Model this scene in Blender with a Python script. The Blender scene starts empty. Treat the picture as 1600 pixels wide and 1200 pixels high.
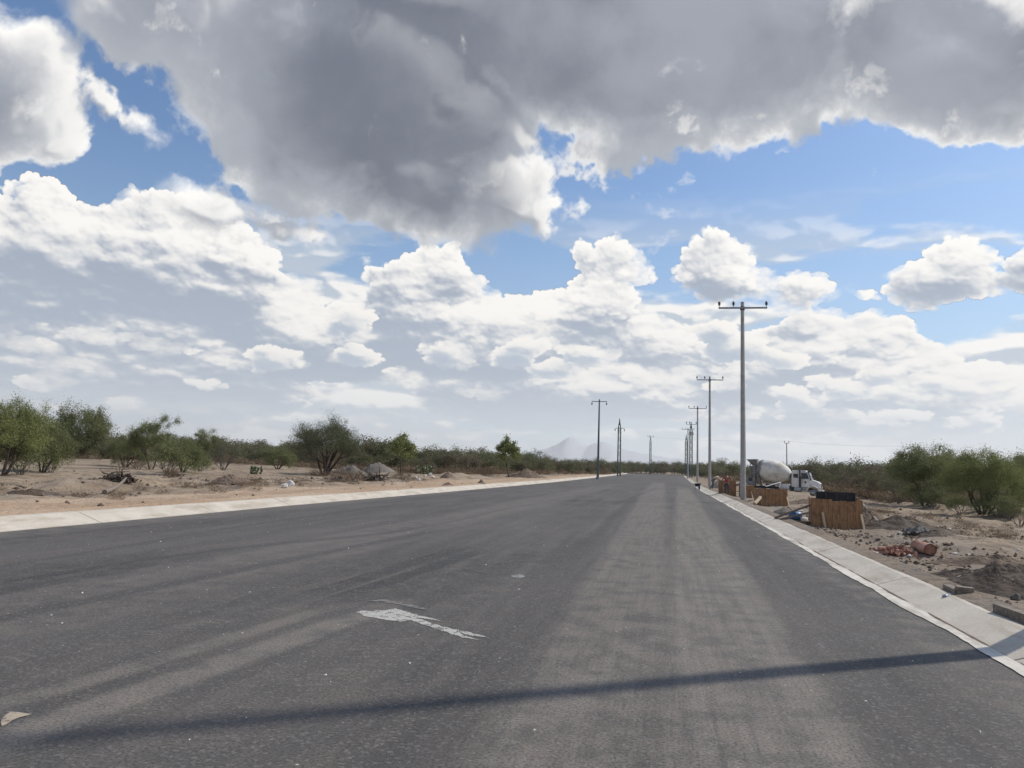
import bpy, bmesh, math, random
import numpy as np
from mathutils import Vector, Matrix, Euler
R_ = math.radians
sc = bpy.context.scene
col = sc.collection

# ------------------------------------------------------------------ camera
FPX = 1170.0                                   # focal length in pixels of the 1600 px wide photograph
VPX, VPY, ROLL = 1043.0, 736.0, R_(1.7)        # where the road runs to, and the tilt of the horizon
CAMP = Vector((0, 0, 1.6))
_y = Vector((VPX-800, -(VPY-600), -FPX)).normalized()
_p2 = Vector((VPX-800+1000*math.cos(ROLL), -(VPY-600)-1000*math.sin(ROLL), -FPX))
_z = _p2.cross(_y).normalized()
if _z.y < 0: _z = -_z
_x = _y.cross(_z)
ROT = Matrix((_x, _y, _z))
cam_d = bpy.data.cameras.new('camera'); cam = bpy.data.objects.new('camera', cam_d); col.objects.link(cam)
cam.matrix_world = Matrix.Translation(CAMP) @ ROT.to_4x4()
cam_d.sensor_width = 36; cam_d.lens = FPX/1600*36; cam_d.clip_start = 0.05; cam_d.clip_end = 60000
sc.camera = cam
def ray(px, py): return ROT @ Vector((px-800, -(py-600), -FPX))
def gnd(px, py, z=0.0):
    d = ray(px, py); return CAMP + d*((z-CAMP.z)/d.z)
def at(px, py, Y):
    d = ray(px, py); return CAMP + d*(Y/d.y)

# ------------------------------------------------------------------ light and exposure
SUN_EL, SUN_AZ = R_(46), math.atan2(0.836, 0.549)      # azimuth from +Y towards +X
sun_dir = Vector((math.cos(SUN_EL)*math.sin(SUN_AZ), math.cos(SUN_EL)*math.cos(SUN_AZ), math.sin(SUN_EL)))
sl = bpy.data.lights.new('sun', 'SUN'); sl.energy = 3.2; sl.angle = R_(1.5); sl.color = (1.0, 0.94, 0.84)
so = bpy.data.objects.new('sun', sl); col.objects.link(so); so.location = (20, 20, 60)
so.rotation_euler = sun_dir.to_track_quat('Z', 'Y').to_euler()
sc.view_settings.view_transform = 'Standard'; sc.view_settings.look = 'None'
sc.view_settings.exposure = 0.12; sc.view_settings.gamma = 1.0

# small language for shader maths
class S:
    def __init__(s, nt, sock): s.nt, s.o = nt, sock
    def _m(s, op, *a, clamp=False):
        n = s.nt.nodes.new('ShaderNodeMath'); n.operation = op; n.use_clamp = clamp
        for i, v in enumerate((s,)+a):
            if isinstance(v, S): s.nt.links.new(v.o, n.inputs[i])
            else: n.inputs[i].default_value = v
        return S(s.nt, n.outputs[0])
    def __add__(s, b): return s._m('ADD', b)
    def __radd__(s, b): return s._m('ADD', b)
    def __sub__(s, b): return s._m('SUBTRACT', b)
    def __mul__(s, b): return s._m('MULTIPLY', b)
    def __rmul__(s, b): return s._m('MULTIPLY', b)
    def __truediv__(s, b): return s._m('DIVIDE', b)
    def __rsub__(s, b): return (s*-1.0)+b
    def max(s, b): return s._m('MAXIMUM', b)
    def min(s, b): return s._m('MINIMUM', b)
    def pow(s, b): return s._m('POWER', b)
    def abs(s): return s._m('ABSOLUTE')
    def sin(s): return s._m('SINE')
    def frac(s): return s._m('FRACT')
    def clamp(s): return s._m('ADD', 0.0, clamp=True)
def mapr(v, a, b, c=0.0, d=1.0, smooth=True):
    n = v.nt.nodes.new('ShaderNodeMapRange'); n.interpolation_type = 'SMOOTHSTEP' if smooth else 'LINEAR'
    v.nt.links.new(v.o, n.inputs[0])
    for i, x in zip((1, 2, 3, 4), (a, b, c, d)): n.inputs[i].default_value = x
    return S(v.nt, n.outputs[0])
def comb(nt, x, y, z=0.0):
    n = nt.nodes.new('ShaderNodeCombineXYZ')
    for i, v in enumerate((x, y, z)):
        if isinstance(v, S): nt.links.new(v.o, n.inputs[i])
        else: n.inputs[i].default_value = v
    return S(nt, n.outputs[0])
def vadd(nt, a, b, op='ADD'):
    n = nt.nodes.new('ShaderNodeVectorMath'); n.operation = op
    for i, v in enumerate((a, b)):
        if isinstance(v, S): nt.links.new(v.o, n.inputs[i])
        else: n.inputs[i].default_value = v
    return S(nt, n.outputs[0])
def vscale(nt, a, k):
    n = nt.nodes.new('ShaderNodeVectorMath'); n.operation = 'SCALE'; nt.links.new(a.o, n.inputs[0])
    if isinstance(k, S): nt.links.new(k.o, n.inputs[3])
    else: n.inputs[3].default_value = k
    return S(nt, n.outputs[0])
def noise(nt, v, scale, detail=4, rough=0.55, lac=2.0, dist=0.0, color=False):
    n = nt.nodes.new('ShaderNodeTexNoise')
    if v is not None: nt.links.new(v.o, n.inputs['Vector'])
    n.inputs['Scale'].default_value = scale; n.inputs['Detail'].default_value = detail
    n.inputs['Roughness'].default_value = rough; n.inputs['Lacunarity'].default_value = lac
    n.inputs['Distortion'].default_value = dist
    return S(nt, n.outputs['Color' if color else 'Fac'])
def voro(nt, v, scale, smooth=0.4, feature='SMOOTH_F1', rnd=1.0, out='Distance'):
    n = nt.nodes.new('ShaderNodeTexVoronoi'); n.feature = feature
    if v is not None: nt.links.new(v.o, n.inputs['Vector'])
    n.inputs['Scale'].default_value = scale; n.inputs['Randomness'].default_value = rnd
    if feature == 'SMOOTH_F1': n.inputs['Smoothness'].default_value = smooth
    return S(nt, n.outputs[out])
def mixc(nt, f, a, b, mode='MIX'):
    n = nt.nodes.new('ShaderNodeMix'); n.data_type = 'RGBA'; n.blend_type = mode
    for i, v in ((0, f), (6, a), (7, b)):
        if isinstance(v, S): nt.links.new(v.o, n.inputs[i])
        else: n.inputs[i].default_value = v if i == 0 else (tuple(v)+(1,))[:4]
    return S(nt, n.outputs[2])
def lin(r, g, b):
    f = lambda c: (c/255/12.92) if c/255 <= 0.04045 else ((c/255+0.055)/1.055)**2.4
    return (f(r), f(g), f(b), 1)
sc.cycles.volume_bounces = 1

# ------------------------------------------------------------------ world: clear sky with three decks of cloud
# The clouds are grown by code (thousands of lit puffs and fractal noise) on a map of azimuth and elevation.
PD = 20.4                       # map units per degree (about the photograph's own scale)
MR = 0.8                        # texels per map unit
TABLES = {}
def value_noise(x, y, seed):
    if seed not in TABLES: TABLES[seed] = np.random.RandomState(seed).rand(256, 256).astype(np.float32)
    T = TABLES[seed]
    xi = np.floor(x); yi = np.floor(y); fx = x-xi; fy = y-yi
    fx = fx*fx*fx*(fx*(fx*6-15)+10); fy = fy*fy*fy*(fy*(fy*6-15)+10)
    xi = xi.astype(np.int32) & 255; yi = yi.astype(np.int32) & 255; x1 = (xi+1) & 255; y1 = (yi+1) & 255
    return ((T[yi, xi]*(1-fx)+T[yi, x1]*fx)*(1-fy)+(T[y1, xi]*(1-fx)+T[y1, x1]*fx)*fy)
def fbm(x, y, size, octs=6, gain=0.5, seed=1, ridged=False):
    s = 0; a = 1.0; t = 0
    for o in range(octs):
        k = (2.03**o)/size; c, sn = math.cos(o*1.1+seed), math.sin(o*1.1+seed)
        n = value_noise((x*c-y*sn)*k+13.7*o+seed*3.1, (x*sn+y*c)*k+7.3*o, seed*17+o)
        if ridged: n = 1-abs(2*n-1)
        s = s+a*n; t += a; a *= gain
    return s/t-0.5
def blur(a, sx, sy=None):
    sy = sy or sx
    h, w = a.shape; px, py = int(3*sx)+1, int(3*sy)+1
    b = np.pad(a, ((py, py), (px, px)), mode='edge'); H, W = b.shape
    fx = np.fft.rfftfreq(W); fy = np.fft.fftfreq(H)
    g = np.exp(-2*(math.pi*sx*fx)**2)[None, :]*np.exp(-2*(math.pi*sy*fy)**2)[:, None]
    return np.fft.irfft2(np.fft.rfft2(b)*g, s=(H, W))[py:py+h, px:px+w].astype(np.float32)
def smooth(a, lo, hi):
    t = np.clip((a-lo)/(hi-lo), 0, 1); return t*t*(3-2*t)
def azel(px, py):
    d = ray(px, py); return math.degrees(math.atan2(d.x, d.y))*PD, math.degrees(math.atan2(d.z, math.hypot(d.x, d.y)))*PD
def field(X, Y, blobs):
    out = np.full(X.shape, -900.0, np.float32)
    for b in blobs:
        cx, cy, rx, ry, rot = b[:5]; a = R_(rot); c0 = azel(cx, cy)
        e1 = azel(cx+rx*math.cos(a)*.5, cy+rx*math.sin(a)*.5); e2 = azel(cx-ry*math.sin(a)*.5, cy+ry*math.cos(a)*.5)
        M = np.array([[(e1[0]-c0[0])*2, (e2[0]-c0[0])*2], [(e1[1]-c0[1])*2, (e2[1]-c0[1])*2]]); I = np.linalg.inv(M)
        u = I[0, 0]*(X-c0[0])+I[0, 1]*(Y-c0[1]); v = I[1, 0]*(X-c0[0])+I[1, 1]*(Y-c0[1])
        r = np.sqrt(u*u+v*v)
        f = (1-r)*min(rx, ry)*(b[5] if len(b) > 5 else 1.0)      # about the depth inside the blob, in map units
        k = 8.0
        h = np.clip(0.5+0.5*(f-out)/k, 0, 1); out = out*(1-h)+f*h+k*h*(1-h)     # smooth union
    return out
def shift(a, dx, dy):
    h, w = a.shape
    iy = np.clip(np.arange(h)+int(round(dy)), 0, h-1); ix = np.clip(np.arange(w)+int(round(dx)), 0, w-1)
    return a[iy][:, ix]
def toward_sun(a, steps, dx=0.55, dy=0.83):
    s = 0
    for t in steps: s = s+shift(a, dx*t*MR, dy*t*MR)
    return s/len(steps)
HIGH = [(1000,20,470,225,4),(560,120,300,200,22),(280,0,190,105,42),(640,270,230,100,14),(440,250,120,75,45),
        (1050,190,150,70,-14),(1440,70,330,150,6),(-20,150,180,130,8),(90,230,62,42,-10),(60,90,70,40,30),(195,40,120,62,50),(175,165,62,20,35),(1560,180,120,60,0),(780,325,75,48,10),(760,0,900,120,0),(790,255,40,22,0),
        (480,365,90,26,20),(345,325,48,26,10),(960,245,90,38,0),(-120,60,150,90,0)]
CUM = [(30,455,230,140,8),(230,425,130,90,15),(243,350,46,42,0),(90,355,80,42,-2),(345,450,120,76,22),(455,525,105,80,26),(150,570,360,110,0),(540,540,75,62,0),
       (640,505,100,82,0),(627,448,40,36,0),(705,440,54,46,0),(800,535,165,76,0),(860,495,84,44,10),(925,475,46,42,0),(1000,520,62,52,14),
       (905,400,54,18,28),(965,422,58,18,24),(1065,545,48,40,0),(900,615,260,60,0),
       (1140,432,72,44,14),(1265,450,92,34,14),(1350,466,64,17,10),(1100,495,26,20,30),(1092,408,18,16,30),
       (1270,535,80,38,10),(1380,545,110,34,14),(1480,578,60,18,8),(1230,575,150,55,0),
       (1490,432,88,26,-4),(1600,415,56,36,0),(1572,490,46,18,0),(1350,625,300,60,0),(1720,450,110,56,0),(1900,520,200,80,0),
       (-260,420,200,120,0),(-560,480,260,110,0)]
ROWS = [(170,522,100,14,6),(240,540,40,16,0),(60,505,60,10,4),(440,553,46,18,4),(545,500,40,24,20),(560,560,26,18,0),(120,572,70,14,14),(330,600,50,9,6),
        (20,548,60,16,4),(75,592,30,9,10),(300,548,90,10,6),(700,556,60,16,4),(800,548,50,14,0),(640,592,50,10,0),(850,585,60,12,0),(930,560,60,20,10),(1000,590,50,12,8),
        (1120,520,40,16,14),(1160,552,70,18,16),(1230,560,60,15,12),(1240,625,70,13,12),(1320,600,60,15,8),(1400,592,60,16,12),(1450,605,50,12,6),(1500,612,60,18,18),(1580,632,60,14,14),(1130,600,30,9,0),
        (1330,645,60,8,4),(720,620,70,8,0),(180,630,80,8,0),(560,650,60,7,0),(1150,650,70,8,0),(1450,655,80,8,4),(-80,540,70,18,0),(-90,600,80,14,0),(1700,600,70,20,0),(1680,640,80,12,0)]
def grow_clouds():
    W, H = int(180*PD*MR), int(60*PD*MR)
    X, Y = np.meshgrid((np.arange(W, dtype=np.float32)+.5)/MR-90*PD, (np.arange(H, dtype=np.float32)+.5)/MR)
    rng = np.random.RandomState(7)
    rgb = np.zeros((H, W, 3), np.float32); al = np.zeros((H, W), np.float32)
    def over(c, a):
        nonlocal rgb, al
        rgb = rgb*(1-a[..., None])+c*a[..., None]; al = al*(1-a)+a
    L = lambda *c: np.array(lin(*c)[:3], np.float32)
    mix = lambda a, b, t: a*(1-t[..., None])+b*t[..., None]
    # ---- low, far, streaky deck
    wx = fbm(X, Y*3, 160, 5, .5, 3)*60; wy = fbm(X, Y*3, 160, 5, .5, 4)*14
    n = fbm(X+wx, (Y+wy)*4.2, 330, 8, .56, 5)
    tex = fbm(X+wx, (Y+wy)*2.2, 60, 6, .55, 6)
    a = smooth(n+0.18*smooth(-Y, -330, -60)+tex*.10, -0.03, 0.10)*smooth(-Y, -430, -250)
    hgt = n+tex*.35
    d = blur(hgt, 1.2)-blur(shift(hgt, 3, 8), 2.5)
    lit = smooth(d, -0.02, 0.075)
    c = mix(L(186, 196, 207), L(246, 243, 238), lit)
    over(c, a*.95)
    # ---- cumulus: puffs upon puffs
    def cumulus(blobs, sd, warp, edge_n, levels, base_k, cols, steps, occ_k, farlo, farhi, fark):
        F = field(X+fbm(X, Y, 90, 5, .55, sd)*warp, Y+fbm(X, Y, 90, 5, .55, sd+1)*warp, blobs)
        F = np.minimum(F-15*edge_n+fbm(X, Y, 95*edge_n, 5, .55, sd+2)*62*edge_n, F-1)+12*edge_n*smooth(F, 8*edge_n, 34*edge_n)
        Hc = np.minimum(F*0.8, 40+F*.12).astype(np.float32)
        for (cnt, r0, r1, lift) in levels:
            ys, xs = np.nonzero(Hc > -r0*.12)
            pick = rng.randint(0, len(ys), cnt); rr = r0*(r1/r0)**(rng.rand(cnt)**1.6)
            base = Hc.copy()
            for i, r in zip(pick, rr):
                y0, x0 = ys[i], xs[i]
                if y0 > 950: continue
                asp = 1.0 if y0 > 300 else 1.0+.9*(1-y0/300)      # flatter farther off
                q = int(r*MR*1.02*asp)+1; qy = int(r*MR/asp)+1
                ya, yb, xa, xb = max(0, y0-qy), min(H, y0+qy+1), max(0, x0-q), min(W, x0+q+1)
                gy, gx = np.ogrid[ya-y0:yb-y0, xa-x0:xb-x0]
                d2 = (gx/(MR*asp))**2+(gy*asp/MR)**2
                s = np.where(d2 < r*r, base[y0, x0]+np.sqrt(np.maximum(r*r-d2, 0))-r*(1-lift), -99).astype(np.float32)
                np.maximum(Hc[ya:yb, xa:xb], s, out=Hc[ya:yb, xa:xb])
        Hc += fbm(X, Y, 14, 4, .6, sd+3)*5+fbm(X, Y, 34, 6, .65, sd+7)*7
        soft = 3.0+15*smooth(fbm(X, Y, 85, 4, .55, sd+4), -.04, .16)
        a = smooth(Hc/soft, -0.25, 1.0)
        def nrm(Hm, k):
            gy, gx = np.gradient(Hm); gx = gx*MR*k; gy = gy*MR*k
            return (-gx*0.50-gy*0.74+0.45)/np.sqrt(1+gx*gx+gy*gy)
        Hs = np.maximum(Hc, -6)
        s1 = nrm(blur(Hs, 1.0), .75); s2 = nrm(blur(Hs, 5), 1.0); s3 = nrm(blur(Hs, 16), 1.2)
        shade = 0.30*smooth(s1, -.3, 1.0)+0.34*smooth(s2, -.3, 1.0)+0.36*smooth(s3, -.3, 1.0)
        dens = np.clip(Hc, 0, base_k)/base_k
        occ = blur(toward_sun(dens, steps, .35, .93), 3)
        cav = np.clip((Hs-blur(Hs, 6))/7, -1, 1)
        band = fbm(X+wx*.6, (Y+wy)*2.6, 150, 6, .55, sd+6)
        relief = (blur(band, .8)-blur(shift(band, 3, 6), 2.2))*3.2*smooth(Hc, 6, 24)
        lv = 0.26+1.0*shade+0.18*cav-occ_k*occ+1.05*band*smooth(Hc, 10, 40)+relief
        lv = lv+0.50*(1-smooth(blur(a, 5), .45, 1.0))                 # thin rims let the sun through
        lv = smooth(lv, -0.04, 1.36)
        c = mix(L(*cols[0]), L(*cols[1]), lv)
        far = smooth(-Y, farlo, farhi)[..., None]*fark
        c = c*(1-far)+mix(L(180, 191, 204), L(236, 234, 230), smooth(lv, .15, .75))*far
        over(c, a*(1-.75*smooth(-Y, -110, -10)))
    cumulus(CUM, 11, 26, 1.0, ((420, 22, 48, .20), (2600, 10, 22, .30), (9000, 5, 11, .38), (26000, 2.4, 5.5, .42)), 40, ((150, 161, 179), (250, 247, 242)), (10, 22, 36, 52, 70, 90), .64, -380, -100, .55)
    cumulus(ROWS, 41, 52, .45, ((500, 8, 16, .30), (2400, 4, 8, .38), (7000, 2.0, 4, .42)), 14, ((172, 184, 199), (247, 243, 237)), (5, 10, 16, 24, 34), .75, -330, -90, .55)
    # ---- high dark deck
    wx = fbm(X, Y, 220, 6, .55, 21)*120; wy = fbm(X, Y, 220, 6, .55, 22)*95
    F = field(X+wx*.45, Y+wy*.45, HIGH)
    n1 = fbm(X+wx, Y+wy, 150, 8, .55, 23); nr = fbm(X+wx, Y+wy, 70, 6, .55, 24, True)
    n2 = fbm(X+wx*.5, Y+wy*.5, 48, 6, .6, 27)
    T = F*1.0+np.clip(n1*75+nr*20+n2*55, -50, 22)+3
    T = T+np.clip(fbm(X+wx*.3, Y+wy*.3, 26, 5, .6, 25)*26, -20, 20)*smooth(-T, -70, 10)
    a = smooth(T, -4, 12+20*smooth(n1, -.08, .22))
    thick = smooth(T, 0, 105)
    Tp = np.clip(T, -10, 130)
    rel = blur(Tp, 1.0)-blur(shift(Tp, 7, 11), 3)                # faces turned to the light
    rel2 = blur(Tp, 5)-blur(shift(Tp, 16, 26), 9)
    g = smooth(rel*.7+rel2*.5, -12, 26)
    big = fbm(X, Y, 420, 4, .5, 26)
    left = smooth(-X, 300, 900)                                  # thinner cloud over the west
    tone = smooth(big*1.1+n1*.7+.42*left+.16*smooth(X, -260, 350)+(1-thick)*.18, -0.22, 0.42)
    dark = mix(L(107, 113, 126), L(151, 156, 167), tone)
    edge = mix(L(176, 181, 189), L(246, 244, 240), smooth(g, .1, .7))
    e = np.clip(1-thick*(1.35-.35*left), 0, 1)*(.75+.25*g)+.25*g*smooth(n1, 0, .2)*(1-.5*thick)
    c = mix(dark, edge, e)
    fr = np.exp(-np.clip(T-8, 0, None)/13)*smooth(fbm(X, Y, 120, 4, .55, 28)+.10*smooth(X, -200, 100), -.12, .10)
    c = mix(c, L(250, 248, 244), np.clip(fr*.85, 0, 1))
    # a few holes where the sun breaks through the deck
    hole = smooth(fbm(X+wx*.7, Y+wy*.7, 75, 7, .6, 29), .17, .30)*(1-.6*thick)
    c = mix(c, L(238, 236, 233), hole*.75)
    c = c*(1+0.10*np.clip((g-.5), -1, 1)[..., None])
    over(c, a)
    # ---- a few torn shreds in the blue
    t = fbm(X+wx*.5, Y*1.6+wy, 60, 7, .6, 31)+.5*fbm(X, Y, 300, 2, .5, 32)
    a = smooth(t, .24, .42)*(1-al)*.55*smooth(Y, 230, 330)*smooth(-Y, -800, -640)
    over(L(225, 228, 232)+0*X[..., None], a)
    rgb = rgb/np.maximum(al, 1e-3)[..., None]
    out = np.empty((H, W, 4), np.float32)
    srgb = lambda v: np.where(v <= .0031308, v*12.92, 1.055*np.maximum(v, 1e-6)**(1/2.4)-.055)
    out[..., :3] = np.clip(srgb(rgb), 0, 1); out[..., 3] = np.clip(al, 0, 1)
    im = bpy.data.images.new('cloud_map', W, H, alpha=True, float_buffer=False)
    im.alpha_mode = 'CHANNEL_PACKED'; im.colorspace_settings.name = 'sRGB'
    im.pixels.foreach_set(out.ravel()); im.update(); im.pack()
    return im
def build_world():
    w = bpy.data.worlds.new('World'); sc.world = w; w.use_nodes = True
    nt = w.node_tree; nt.nodes.clear()
    out = nt.nodes.new('ShaderNodeOutputWorld'); bg = nt.nodes.new('ShaderNodeBackground')
    nt.links.new(bg.outputs[0], out.inputs[0]); bg.inputs[1].default_value = 1.0
    tc = nt.nodes.new('ShaderNodeTexCoord'); sep = nt.nodes.new('ShaderNodeSeparateXYZ')
    nt.links.new(tc.outputs['Generated'], sep.inputs[0])
    x, y, z = (S(nt, sep.outputs[i]) for i in range(3))
    sky = nt.nodes.new('ShaderNodeTexSky'); sky.sky_type = 'NISHITA'; sky.sun_disc = False
    sky.sun_elevation = SUN_EL; sky.sun_rotation = SUN_AZ; sky.air_density = 1.0; sky.dust_density = 1.0; sky.ozone_density = 1.6
    blue = mixc(nt, 1.0, vscale(nt, S(nt, sky.outputs[0]), 0.105), (0.78, 0.98, 1.16), 'MULTIPLY')
    az = x._m('ARCTAN2', y); el = z._m('ARCSINE')
    im = nt.nodes.new('ShaderNodeTexImage'); im.image = grow_clouds(); im.extension = 'MIRROR'; im.interpolation = 'Linear'
    nt.links.new(comb(nt, az*(1/math.pi)+0.5, el*(3/math.pi)).o, im.inputs[0])
    clouds, ca = S(nt, im.outputs[0]), S(nt, im.outputs[1])
    c = mixc(nt, mapr(z, 0.0, 0.42, 0.60, 0.0), blue, lin(180, 201, 217))        # pale air low down
    c = mixc(nt, ca, c, clouds)
    c = mixc(nt, mapr(z, 0.005, 0.14, 0.62, 0.0), c, lin(214, 221, 226))
    c = mixc(nt, mapr(z, -0.03, -0.001, 1.0, 0.0), c, lin(120, 110, 100))
    nt.links.new(c.o, bg.inputs[0])
build_world()

# ------------------------------------------------------------------ helpers for meshes, tags and materials
def tag(o, label=None, cat=None, group=None, kind=None):
    if label: o['label'] = label
    if cat: o['category'] = cat
    if group: o['group'] = group
    if kind: o['kind'] = kind
    return o
def link(o, parent=None):
    col.objects.link(o)
    if parent is not None: o.parent = parent
    return o
def empty(name, loc=(0, 0, 0), rz=0.0):
    o = bpy.data.objects.new(name, None); o.empty_display_size = 0.2; o.location = loc; o.rotation_euler = (0, 0, rz)
    return link(o)
def copy_tree(o, parent=None):
    c = o.copy(); col.objects.link(c); c.parent = parent
    for ch in list(o.children): copy_tree(ch, c)
    return c
def np_mesh(name, V, Fq, mat, parent=None, smooth=False):
    """V (n,3), Fq (m,3 or 4)"""
    V = np.asarray(V, np.float32); Fq = np.asarray(Fq, np.int32); k = Fq.shape[1]
    me = bpy.data.meshes.new(name); me.vertices.add(len(V)); me.vertices.foreach_set('co', V.ravel())
    me.loops.add(Fq.size); me.loops.foreach_set('vertex_index', Fq.ravel())
    me.polygons.add(len(Fq)); me.polygons.foreach_set('loop_start', np.arange(0, Fq.size, k, dtype=np.int32))
    me.polygons.foreach_set('loop_total', np.full(len(Fq), k, np.int32))
    me.polygons.foreach_set('use_smooth', np.full(len(Fq), smooth, bool))
    me.update(calc_edges=True); me.materials.append(mat)
    return link(bpy.data.objects.new(name, me), parent)
class MB:
    def __init__(s): s.v, s.f, s.sm = [], [], []
    def add(s, vs, fs, smooth=False):
        n = len(s.v); s.v += [tuple(v) for v in vs]; s.f += [tuple(i+n for i in f) for f in fs]; s.sm += [smooth]*len(fs); return s
    def box(s, c, size, rot=None, taper=1.0):
        hx, hy, hz = (q/2 for q in size); vs = []
        for z in (-hz, hz):
            t = taper if z > 0 else 1.0
            for x, y in ((-hx, -hy), (hx, -hy), (hx, hy), (-hx, hy)): vs.append(Vector((x*t, y*t, z)))
        if rot is not None: vs = [rot @ v for v in vs]
        c = Vector(c)
        return s.add([v+c for v in vs], [(3,2,1,0), (4,5,6,7), (0,1,5,4), (1,2,6,5), (2,3,7,6), (3,0,4,7)])
    def bar(s, a, b, w, h=None, roll=0.0):
        a, b = Vector(a), Vector(b); d = b-a; q = d.to_track_quat('X', 'Z').to_matrix() @ Matrix.Rotation(roll, 3, 'X')
        return s.box((a+b)/2, (d.length, w, h or w), q)
    def tube(s, pts, rad, n=10, smooth=True, caps=True, phase=0.0):
        pts = [Vector(p) for p in pts]; rad = rad if isinstance(rad, (list, tuple)) else [rad]*len(pts)
        vs = []; up = None
        for i, p in enumerate(pts):
            d = (pts[min(i+1, len(pts)-1)]-pts[max(i-1, 0)]).normalized()
            if up is None: up = Vector((0, 1, 0)) if abs(d.y) < .9 else Vector((1, 0, 0))
            x = d.cross(up).normalized(); up = x.cross(d).normalized()
            for k in range(n):
                a = 2*math.pi*k/n+phase; vs.append(p+(x*math.cos(a)+up*math.sin(a))*rad[i])
        fs = [(i*n+k, i*n+(k+1) % n, (i+1)*n+(k+1) % n, (i+1)*n+k) for i in range(len(pts)-1) for k in range(n)]
        s.add(vs, fs, smooth)
        if caps:
            s.add(vs[:n], [tuple(range(n))]); s.add(vs[-n:], [tuple(range(n))[::-1]])
        return s
    def prism(s, prof, y0, y1):
        """polygon in XZ pushed along Y"""
        n = len(prof); vs = [(x, y0, z) for x, z in prof]+[(x, y1, z) for x, z in prof]
        return s.add(vs, [tuple(range(n)), tuple(range(n, 2*n))[::-1]]+[(i, i+n, (i+1) % n+n, (i+1) % n) for i in range(n)])
    def build(s, name, mat, parent=None, bevel=0.0):
        me = bpy.data.meshes.new(name); me.from_pydata([tuple(v) for v in s.v], [], s.f)
        me.polygons.foreach_set('use_smooth', s.sm); me.materials.append(mat)
        bm = bmesh.new(); bm.from_mesh(me); bmesh.ops.recalc_face_normals(bm, faces=bm.faces); bm.to_mesh(me); bm.free()
        me.update(); o = link(bpy.data.objects.new(name, me), parent)
        if bevel:
            b = o.modifiers.new('bevel', 'BEVEL'); b.width = bevel; b.segments = 2; b.limit_method = 'ANGLE'; b.angle_limit = R_(40)
        return o
def new_mat(name):
    m = bpy.data.materials.new(name); m.use_nodes = True; nt = m.node_tree; nt.nodes.clear()
    out = nt.nodes.new('ShaderNodeOutputMaterial'); p = nt.nodes.new('ShaderNodeBsdfPrincipled'); nt.links.new(p.outputs[0], out.inputs[0])
    tc = nt.nodes.new('ShaderNodeTexCoord')
    return m, nt, p, S(nt, tc.outputs['Object']), out
def bump(nt, p, h, strength=0.4, dist=0.02):
    b = nt.nodes.new('ShaderNodeBump'); b.inputs['Strength'].default_value = strength; b.inputs['Distance'].default_value = dist
    nt.links.new(h.o, b.inputs['Height']); nt.links.new(b.outputs[0], p.inputs['Normal'])
def simple(name, a, b=None, rough=0.7, metal=0.0, scale=6.0, bmp=0.0, stretch=(1, 1, 1), lo=.35, hi=.65, dirt=None):
    m, nt, p, co, _ = new_mat(name)
    q = vadd(nt, co, stretch, 'MULTIPLY'); n = noise(nt, q, scale, 6, .6)
    c = mixc(nt, mapr(n, lo, hi), a, b or a)
    if dirt: c = mixc(nt, mapr(noise(nt, co, scale*.35, 5, .6), .48, .68)*.7, c, dirt)
    nt.links.new(c.o, p.inputs['Base Color']); p.inputs['Roughness'].default_value = rough; p.inputs['Metallic'].default_value = metal
    if bmp: bump(nt, p, n, bmp, .02)
    return m
M = {}
M['steel'] = simple('galvanised_steel', (.25,.27,.29), (.36,.38,.40), .5, .6, 9)
M['green_steel'] = simple('green_painted_steel', (.05,.09,.085), (.08,.13,.12), .5, .1, 9)
M['dark_steel'] = simple('dark_steel', (.035,.04,.045), (.07,.075,.08), .6, .3, 9)
M['porcelain'] = simple('brown_porcelain', (.055,.032,.028), (.09,.05,.04), .35, 0, 4)
M['white_paint'] = simple('dusty_white_paint', (.80,.79,.75), (.66,.64,.59), .5, 0, 2.2, dirt=(.36,.32,.26))
M['drum_paint'] = simple('cement_stained_drum', (.80,.77,.70), (.62,.56,.47), .85, 0, 1.4, dirt=(.40,.34,.27), stretch=(1,1,1.6))
M['cement_metal'] = simple('cement_caked_metal', (.17,.17,.165), (.30,.29,.27), .85, 0, 5, .3)
M['glass'] = simple('dark_window_glass', (.015,.02,.025), (.03,.035,.04), .08, 0, 2)
M['rubber'] = simple('black_rubber', (.018,.018,.018), (.045,.042,.038), .85, 0, 10)
M['chrome'] = simple('dull_chrome', (.36,.36,.35), (.50,.49,.47), .5, .3, 5)
M['timber'] = simple('brown_formwork_timber', (.25,.125,.055), (.38,.21,.10), .7, 0, 9, .2, (3, 3, .35), dirt=(.15,.08,.04))
M['pale_wood'] = simple('pale_sawn_wood', (.50,.37,.22), (.62,.49,.33), .75, 0, 8, .1, (1, 1, 4))
M['grey_wood'] = simple('weathered_grey_wood', (.15,.12,.095), (.27,.22,.17), .85, 0, 8, .2, (1, 4, 4))
M['black_plastic'] = simple('black_sheeting', (.014,.014,.017), (.03,.031,.036), .75, 0, 5, .2)
M['blue_plastic'] = simple('blue_plastic', (.035,.11,.24), (.05,.15,.30), .4, 0, 5)
M['navy'] = simple('navy_paint', (.012,.022,.07), (.03,.045,.11), .5, 0, 6)
M['orange_pipe'] = simple('orange_pipe', (.46,.20,.12), (.54,.27,.17), .5, 0, 5, dirt=(.40,.29,.21))
M['brick'] = simple('broken_brick', (.27,.115,.08), (.38,.20,.14), .9, 0, 12, .4)
M['white_stone'] = simple('chalky_white_stone', (.62,.57,.50), (.80,.77,.72), .9, 0, 3, .5)
M['pale_stone'] = simple('pale_limestone', (.40,.34,.26), (.58,.52,.43), .9, 0, 5, .5)
M['skin'] = simple('sun_browned_skin', (.22,.11,.07), (.26,.14,.09), .6)
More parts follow.
